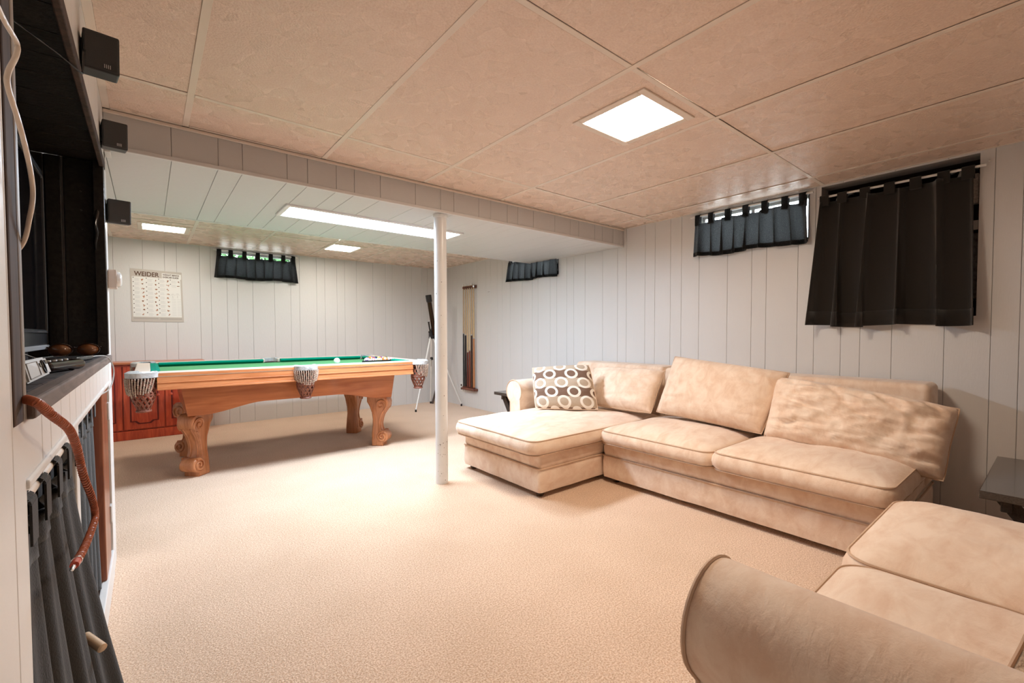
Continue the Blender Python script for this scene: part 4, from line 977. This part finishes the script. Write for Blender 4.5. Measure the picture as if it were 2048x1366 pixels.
for a, b in zip(ap, ap[1:]): obj('apron_board', MB().bbox(XL-.016, XL-.001, a+.0006, b-.0006, .815, .8985, .003, 1), M_white, mc)
obj('apron_lip', MB().bbox(XL-.02, XL+.004, N0, N1, .805, .818, .003), M_white, mc)
obj('post', MB().bbox(XL-.03, XL-.001, 1.405, 1.455, 0, .806, .003), M_white, mc)
obj('stile', MB().bbox(XL-.03, XL-.001, N0-.008, N0+.012, 0, .806, .003), M_white, mc)
obj('kick_board', MB().bbox(XL-.02, XL+.002, 1.455, 2.505, 0, .105, .003), M_white, mc)
obj('cabinet_floor', MB().box(NB, XL-.02, N0, N1, .09, .10), M_darkwood, mc)
dw = obj('wood_stile', MB().bbox(XL-.045, XL-.004, 2.20, 2.44, .105, .806, .004), wood('cherry_stile', (.20, .05, .022), (.36, .12, .055), 6, 2), mc, label='reddish brown wooden door edge')
for z in (.70, .28): obj('hinge', MB().bbox(XL-.006, XL+.001, 2.42, 2.462, z-.035, z+.035, .001), M_greyplastic, dw)
# television standing on the shelf
tv = thing('television', (-.33, 1.86, .925), 'black flat television standing in the built in cabinet', 'television')
obj('casing', MB().bbox(-.40, -.293, 1.28, 2.42, .972, 1.622, .006), M_blackplastic, tv)
obj('screen', MB().bbox(-.296, -.291, 1.32, 2.38, 1.03, 1.585, .001), mat('dark_screen', (.004, .004, .005), .06), tv)
obj('inner_bezel', MB().bbox(-.294, -.288, 2.376, 2.385, 1.02, 1.59, .001).bbox(-.294, -.288, 1.30, 2.385, 1.585, 1.592, .001).bbox(-.294, -.288, 1.30, 2.385, 1.018, 1.026, .001), mat('gloss_bezel', (.10, .10, .10), .12), tv)
obj('speaker_bar', MB().bbox(-.34, -.288, 1.30, 2.41, .958, .974, .003), mat('silver_plastic', (.35, .36, .37), .3), tv)
obj('stand', MB().bbox(-.42, -.30, 1.6, 2.1, .9255, .96, .004), M_blackplastic, tv)
# items on the shelf
def sunglasses(loc, rz, label):
    t = thing('sunglasses', loc, label, 'sunglasses', None, rz)
    for s in (-1, 1):
        mb = MB(); n = 20
        rim = [(s*.034+.029*math.cos(2*PI*k/n)*(1.0), -.004+.006*abs(math.cos(2*PI*k/n)), .026+.021*math.sin(2*PI*k/n)*(1 if math.sin(2*PI*k/n) < 0 else .95)) for k in range(n)]
        ln = MB(); ln.add([(s*.034, -.010, .026)]+rim, [(0, k+1, (k+1) % n+1) for k in range(n)])
        lo = obj('lens', ln, mat('brown_lens', (.20, .075, .028), .05, coat=.6), t, True, local=True)
        sol = lo.modifiers.new('thickness', 'SOLIDIFY'); sol.thickness = .0015
        obj('rim', MB().tube(rim, .0022, 6, True), mat('brown_frame', (.035, .014, .008), .15), t, True, local=True)
        obj('temple', MB().tube([(s*.064, 0, .034), (s*.066, .05, .034), (s*.062, .11, .030), (s*.055, .135, .010)], [.003, .0028, .0026, .003], 6), MATS['brown_frame'], t, True, local=True)
    obj('bridge', MB().tube([(-.006, -.004, .030), (0, -.007, .034), (.006, -.004, .030)], .002, 6), MATS['brown_frame'], t, True, local=True)
    return t
sg_ = sunglasses((-.215, 2.335, .9265), math.radians(3), 'brown tinted sunglasses on the dark shelf'); sg_.scale = (1.1, 1.1, 1.1)
dv = thing('handheld_device', (-.205, 2.02, .9265), 'black handheld device with silver rim on the dark shelf', 'device', None, math.radians(-10))
obj('body', MB().bbox(-.055, .045, -.08, .08, 0, .013, .004), M_blackplastic, dv, local=True)
obj('silver_rim', MB().tube([(-.055, -.08, .012), (.045, -.08, .012), (.045, .08, .012), (-.055, .08, .012)], .002, 6, True), M_metal, dv, True, local=True)
obj('antenna', MB().tube([(-.05, -.07, .014), (-.030, -.32, .055)], .0022, 6), M_metal, dv, True, local=True)
cl = thing('remote_control', (-.172, 1.50, .9265), 'dark rounded remote control near the shelf edge', 'remote control', None, math.radians(-14))
obj('body', MB().bbox(-.028, .028, -.09, .09, 0, .024, .011, 3), mat('gloss_brown_plastic', (.02, .010, .008), .12), cl, local=True)
for k in range(5): obj('button', MB().lathe([(.006, .024), (.005, .0265), (.001, .0265)], 10, (0, -.06+.028*k, 0)), M_greyplastic, cl, True, local=True)
gp = thing('control_panel', (-.172, 1.165, .9265), 'grey plastic control panel with oval dial on the shelf', 'control panel')
f_ = lambda a, b, t_: (-.172-.06+a*.13-b*.025, 1.165+a*.055-.06+.02*b+t_*.6, .928+b*.075)
gm = MB()
corners = [(-.140, 1.19, .941), (-.154, 1.08, .930), (-.163, 1.09, .968), (-.150, 1.20, .971)]
bk = [(p[0]-.05, p[1], .928) for p in corners[:2]]+[(p[0]-.05, p[1], p[2]-.012) for p in corners[2:]]
fr0 = [(p[0], p[1], .928) for p in corners[:2]]
gm.add(corners+bk, [(0, 1, 2, 3), (7, 6, 5, 4), (0, 4, 5, 1), (1, 5, 6, 2), (2, 6, 7, 3), (3, 7, 4, 0)])
bm = bmesh.new(); me = mesh_of(gm, 'tmp'); bm.from_mesh(me); bpy.data.meshes.remove(me); bmesh.ops.bevel(bm, geom=list(bm.edges), offset=.003, segments=2, affect='EDGES'); bm.verts.index_update()
gm = MB().add([v.co[:] for v in bm.verts], [[v.index for v in q.verts] for q in bm.faces]); bm.free()
obj('body', gm, M_greyplastic, gp, 40)
def onface(a, b, off=.001):
    p = [Vector(c) for c in corners]; q = p[0]*(1-a)*(1-b)+p[1]*a*(1-b)+p[2]*a*b+p[3]*(1-a)*b; n_ = (p[1]-p[0]).cross(p[3]-p[0]).normalized()
    return q+n_*(-off if n_.x < 0 else off)
obj('dial', MB().tube([onface(.28+.05*math.cos(2*PI*k/20), .5+.33*math.sin(2*PI*k/20), .0015) for k in range(20)], .0016, 6, True), M_blackplastic, gp, True)
for a, b in ((.15, .72), (.10, .70), (.40, .62)): obj('button', MB().tube([onface(a, b-.1, .001), onface(a, b+.1, .001)], .0018, 6), M_blackplastic, gp, True)
obj('screen_frame', MB().tube([onface(a, b, .0008) for a, b in ((.48, .15), (.92, .15), (.92, .85), (.48, .85))], .0007, 4, True), mat('grey_line', (.30, .29, .28), .5), gp, True)
# cables
def cable(name, pts, r, m, label, n=8):
    P = [Vector(p) for p in pts]; out = []
    for i in range(len(P)-1):
        a, b, c, d = P[max(i-1, 0)], P[i], P[i+1], P[min(i+2, len(P)-1)]
        for k in range(8):
            t_ = k/8; out.append(.5*((2*b)+(c-a)*t_+(2*a-5*b+4*c-d)*t_*t_+(3*b-a-3*c+d)*t_**3))
    out.append(P[-1]); return tag(obj(name, MB().tube(out, r, n), m, None, True), label, 'cable'), out
cable('grey_wire', [(-.22, 2.05, .930), (-.17, 2.15, .932), (-.126, 2.25, .931), (-.108, 2.28, .900), (-.104, 2.28, .86), (-.112, 2.18, .815), (-.14, 2.08, .80)], .0022, M_greyplastic, 'thin grey wire looping over the shelf edge')
cable('ivory_cable', [(-.112, .60, 1.345), (-.112, .685, 1.346), (-.112, .722, 1.347), (-.111, .772, 1.350), (-.110, .759, 1.330), (-.111, .723, 1.295), (-.112, .726, 1.280), (-.111, .761, 1.261), (-.110, .792, 1.239), (-.110, .822, 1.215), (-.112, .846, 1.193), (-.116, .85, 1.165), (-.128, .875, 1.130), (-.16, .92, 1.10)], .0026, mat('ivory_cable', (.80, .70, .60), .4), 'ivory cable dangling beside the walnut trim')
cable('black_wire', [(-.30, 1.30, 1.700), (-.22, 1.45, 1.698), (-.16, 1.54, 1.692), (XL+.008, 1.60, 1.684), (XL+.012, 1.63, 1.70), (XL+.012, 1.66, 1.76), (XL+.012, 1.70, 1.79)], .0022, M_blackplastic, 'thin black speaker wire under the cabinet top')
tag(obj('black_strap', MB().tube([(-.150, 2.478, 1.545), (-.149, 2.470, 1.50), (-.155, 2.465, 1.46), (-.152, 2.466, 1.42), (-.157, 2.467, 1.38), (-.155, 2.472, 1.335)], [.006, .009, .007, .009, .006, .005], 8), mat('gloss_rubber', (.02, .018, .017), .12), None, True), 'glossy black strap hanging inside the built in cabinet', 'strap')
# coiled cord
cpts = [Vector(p) for p in ((-.125, .851, .928), (-.113, .838, .923), (-.103, .862, .903), (-.098, .973, .864), (-.097, 1.054, .816), (-.094, 1.091, .763), (-.092, 1.208, .684), (-.092, 1.247, .636), (-.091, 1.128, .642), (-.091, 1.025, .653), (-.092, .955, .663))]
path = []
for i in range(len(cpts)-1):
    a, b, c, d = cpts[max(i-1, 0)], cpts[i], cpts[i+1], cpts[min(i+2, len(cpts)-1)]
    for k in range(40):
        t_ = k/40; path.append(.5*((2*b)+(c-a)*t_+(2*a-5*b+4*c-d)*t_*t_+(3*b-a-3*c+d)*t_**3))
coil = []; acc = 0
for i in range(len(path)-1):
    tg = (path[i+1]-path[i]); acc += tg.length; tg.normalize(); e1 = tg.orthogonal().normalized(); e2 = tg.cross(e1); an = acc/.0042*2*PI*.62
    sgn = Vector((1, 0, 0)); e1 = (sgn-tg*sgn.dot(tg)).normalized(); e2 = tg.cross(e1)
    for sub in range(3):
        p = path[i].lerp(path[i+1], sub/3); an2 = (acc+tg.length*0)/.0042
        aa = 2*PI*(i+sub/3)/3.4; coil.append(p+(e1*math.cos(aa)+e2*math.sin(aa))*.0046)
M_cord = mat('orange_red_cord', (.45, .13, .06), .35)
cd = thing('coiled_cord', tuple(cpts[-1]), 'orange red coiled audio cord hanging over the charcoal curtain', 'cord')
obj('coil', MB().tube(coil, .0017, 6), M_cord, cd, True)
pd = (cpts[-1]-cpts[-2]).normalized(); e = cpts[-1]
obj('plug', MB().tube([e-pd*.01, e+pd*.012, e+pd*.03], [.005, .006, .0055], 10), mat('red_plug', (.55, .07, .03), .3), cd, True)
obj('plug_ring', MB().tube([e+pd*.0, e+pd*.006], .0068, 10), M_metal, cd, True); obj('plug_tip', MB().tube([e+pd*.03, e+pd*.055, e+pd*.058], [.0028, .0026, .001], 8), M_metal, cd, True)
# lower curtains of the cabinet
def low_curtain(y0, y1, ztop, zbot, x, m, label, nf, seed, flare_out, y1b, amp, tabs, y0b=None):
    rnd = random.Random(seed); ph = [rnd.uniform(0, 6) for _ in range(5)]; y0b = y0 if y0b is None else y0b
    t = thing('cabinet_curtain', (x, (y0+y1)/2, zbot), label, 'curtain')
    def shape(s, q):
        y = (y0+(y1-y0)*s)*(1-q)+(y0b+(y1b-y0b)*s)*q
        d = amp*(.35+.9*q)*(.8*math.sin(2*PI*nf*s+ph[0]+.9*math.sin(4*s+ph[1])+.6*q)+.45*math.sin(2*PI*nf*2.1*s+ph[2]+q*2))
        return (x+flare_out*q**1.3*(.35+.65*s)+d, y, ztop+(zbot-ztop)*q-(0 if q > .02 else .012*(.5-.5*math.cos(2*PI*s*(tabs-1)))))
    o = obj('cloth', MB().grid(shape, 110, 40), m, t, 60, fix=False); sol = o.modifiers.new('thickness', 'SOLIDIFY'); sol.thickness = .0025; sol.offset = 0
    hd = obj('heading', MB().grid(lambda s, q: shape(s, .002+.07*q), 110, 3), m, t, 60, fix=False); sol = hd.modifiers.new('thickness', 'SOLIDIFY'); sol.thickness = .006; sol.offset = 0
    for k in range(tabs):
        s = min(max(k/(tabs-1), .03), .97); yy = y0+(y1-y0)*s; tm = MB(); pf = [(x-.012, ztop-.012)]+[(x-.012*math.cos(PI*a/6), ztop+.045+.010*math.sin(PI*a/6)) for a in range(7)]+[(x+.012, ztop-.012)]
        for (a, b), (c, d) in zip(pf, pf[1:]): tm.add([(a, yy-.02, b), (a, yy+.02, b), (c, yy+.02, d), (c, yy-.02, d)], [(0, 1, 2, 3)])
        to = obj('tab', tm, m, t, fix=False); sol = to.modifiers.new('thickness', 'SOLIDIFY'); sol.thickness = .003
low_curtain(.885, 1.395, .735, .03, XL-.012, M_denim, 'charcoal denim curtain hanging in the cabinet nearest the camera', 4, 2, .09, 1.52, .020, 5, .86)
low_curtain(1.475, 2.16, .735, .115, XL-.034, M_denim2, 'grey blue denim curtain in the far half of the cabinet', 6, 9, .0, 2.16, .014, 6)
rod('curtain_rod', (XL-.012, .882, .781), (XL-.012, 1.404, .781), 'ivory tension rod under the shelf nearest the camera', .008, MATS['ivory_cable'])
rod('curtain_rod', (XL-.034, 1.456, .781), (XL-.034, 2.199, .781), 'tension rod in the far half of the cabinet', .007, M_white)
tag(obj('wooden_dowel', MB().tube([(-.115, 1.285, .377), (-.086, 1.236, .3655), (-.085, 1.235, .365)], [.009, .009, .006], 10), wood('pale_dowel', (.62, .44, .28), (.75, .56, .38), 6, 1), None, True), 'pale wooden dowel poking out past the charcoal curtain', 'dowel')
# ------------------------------------------------------------------ speakers and switch
def speaker(y, z, label, x=XL, tilt=0):
    t = thing('speaker', (x, y, z), label, 'speaker', 'small wall speakers')
    obj('cabinet', MB().bbox(.004, .080, -.042, .042, -.05, .05, .004), mat('speaker_black', (.022, .021, .020), .45), t, local=True)
    obj('grille', MB().bbox(.007, .077, -.047, -.0415, -.046, .046, .003), mat('speaker_grille', (.05, .049, .048), .8, bump=.3, bscale=600), t, local=True)
    obj('bracket', MB().bbox(.0005, .006, -.015, .015, -.03, .03, .002), M_blackplastic, t, local=True)
    for k in range(4): obj('badge_print', MB().box(.047+.004*k, .0485+.004*k, -.0482, -.0470, -.040, -.030), mat('silver_badge', (.6, .6, .6), .4), t, local=True)
    t.rotation_euler = (math.radians(8), 0, math.radians(6)); return t
speaker(1.735, 1.800, 'black cube speaker nearest the camera under the ceiling'); speaker(2.40, 1.800, 'black cube speaker in the corner below the boxed beam'); speaker(2.615, 1.545, 'lowest black cube speaker above the thermostat')
th = thing('thermostat', (XL, 2.63, 1.252), 'beige wall thermostat with clear dial beside the cabinet', 'thermostat')
obj('body', MB().bbox(XL+.001, XL+.030, 2.595, 2.665, 1.212, 1.292, .004), mat('beige_plastic', (.55, .45, .38), .4), th)
obj('dial', MB().lathe([(.034, .030), (.032, .040), (.024, .046), (.001, .047)], 24, (XL, 2.63, 1.252), 'x'), mat('clear_dial', (.75, .72, .68), .1, coat=.5), th, True)
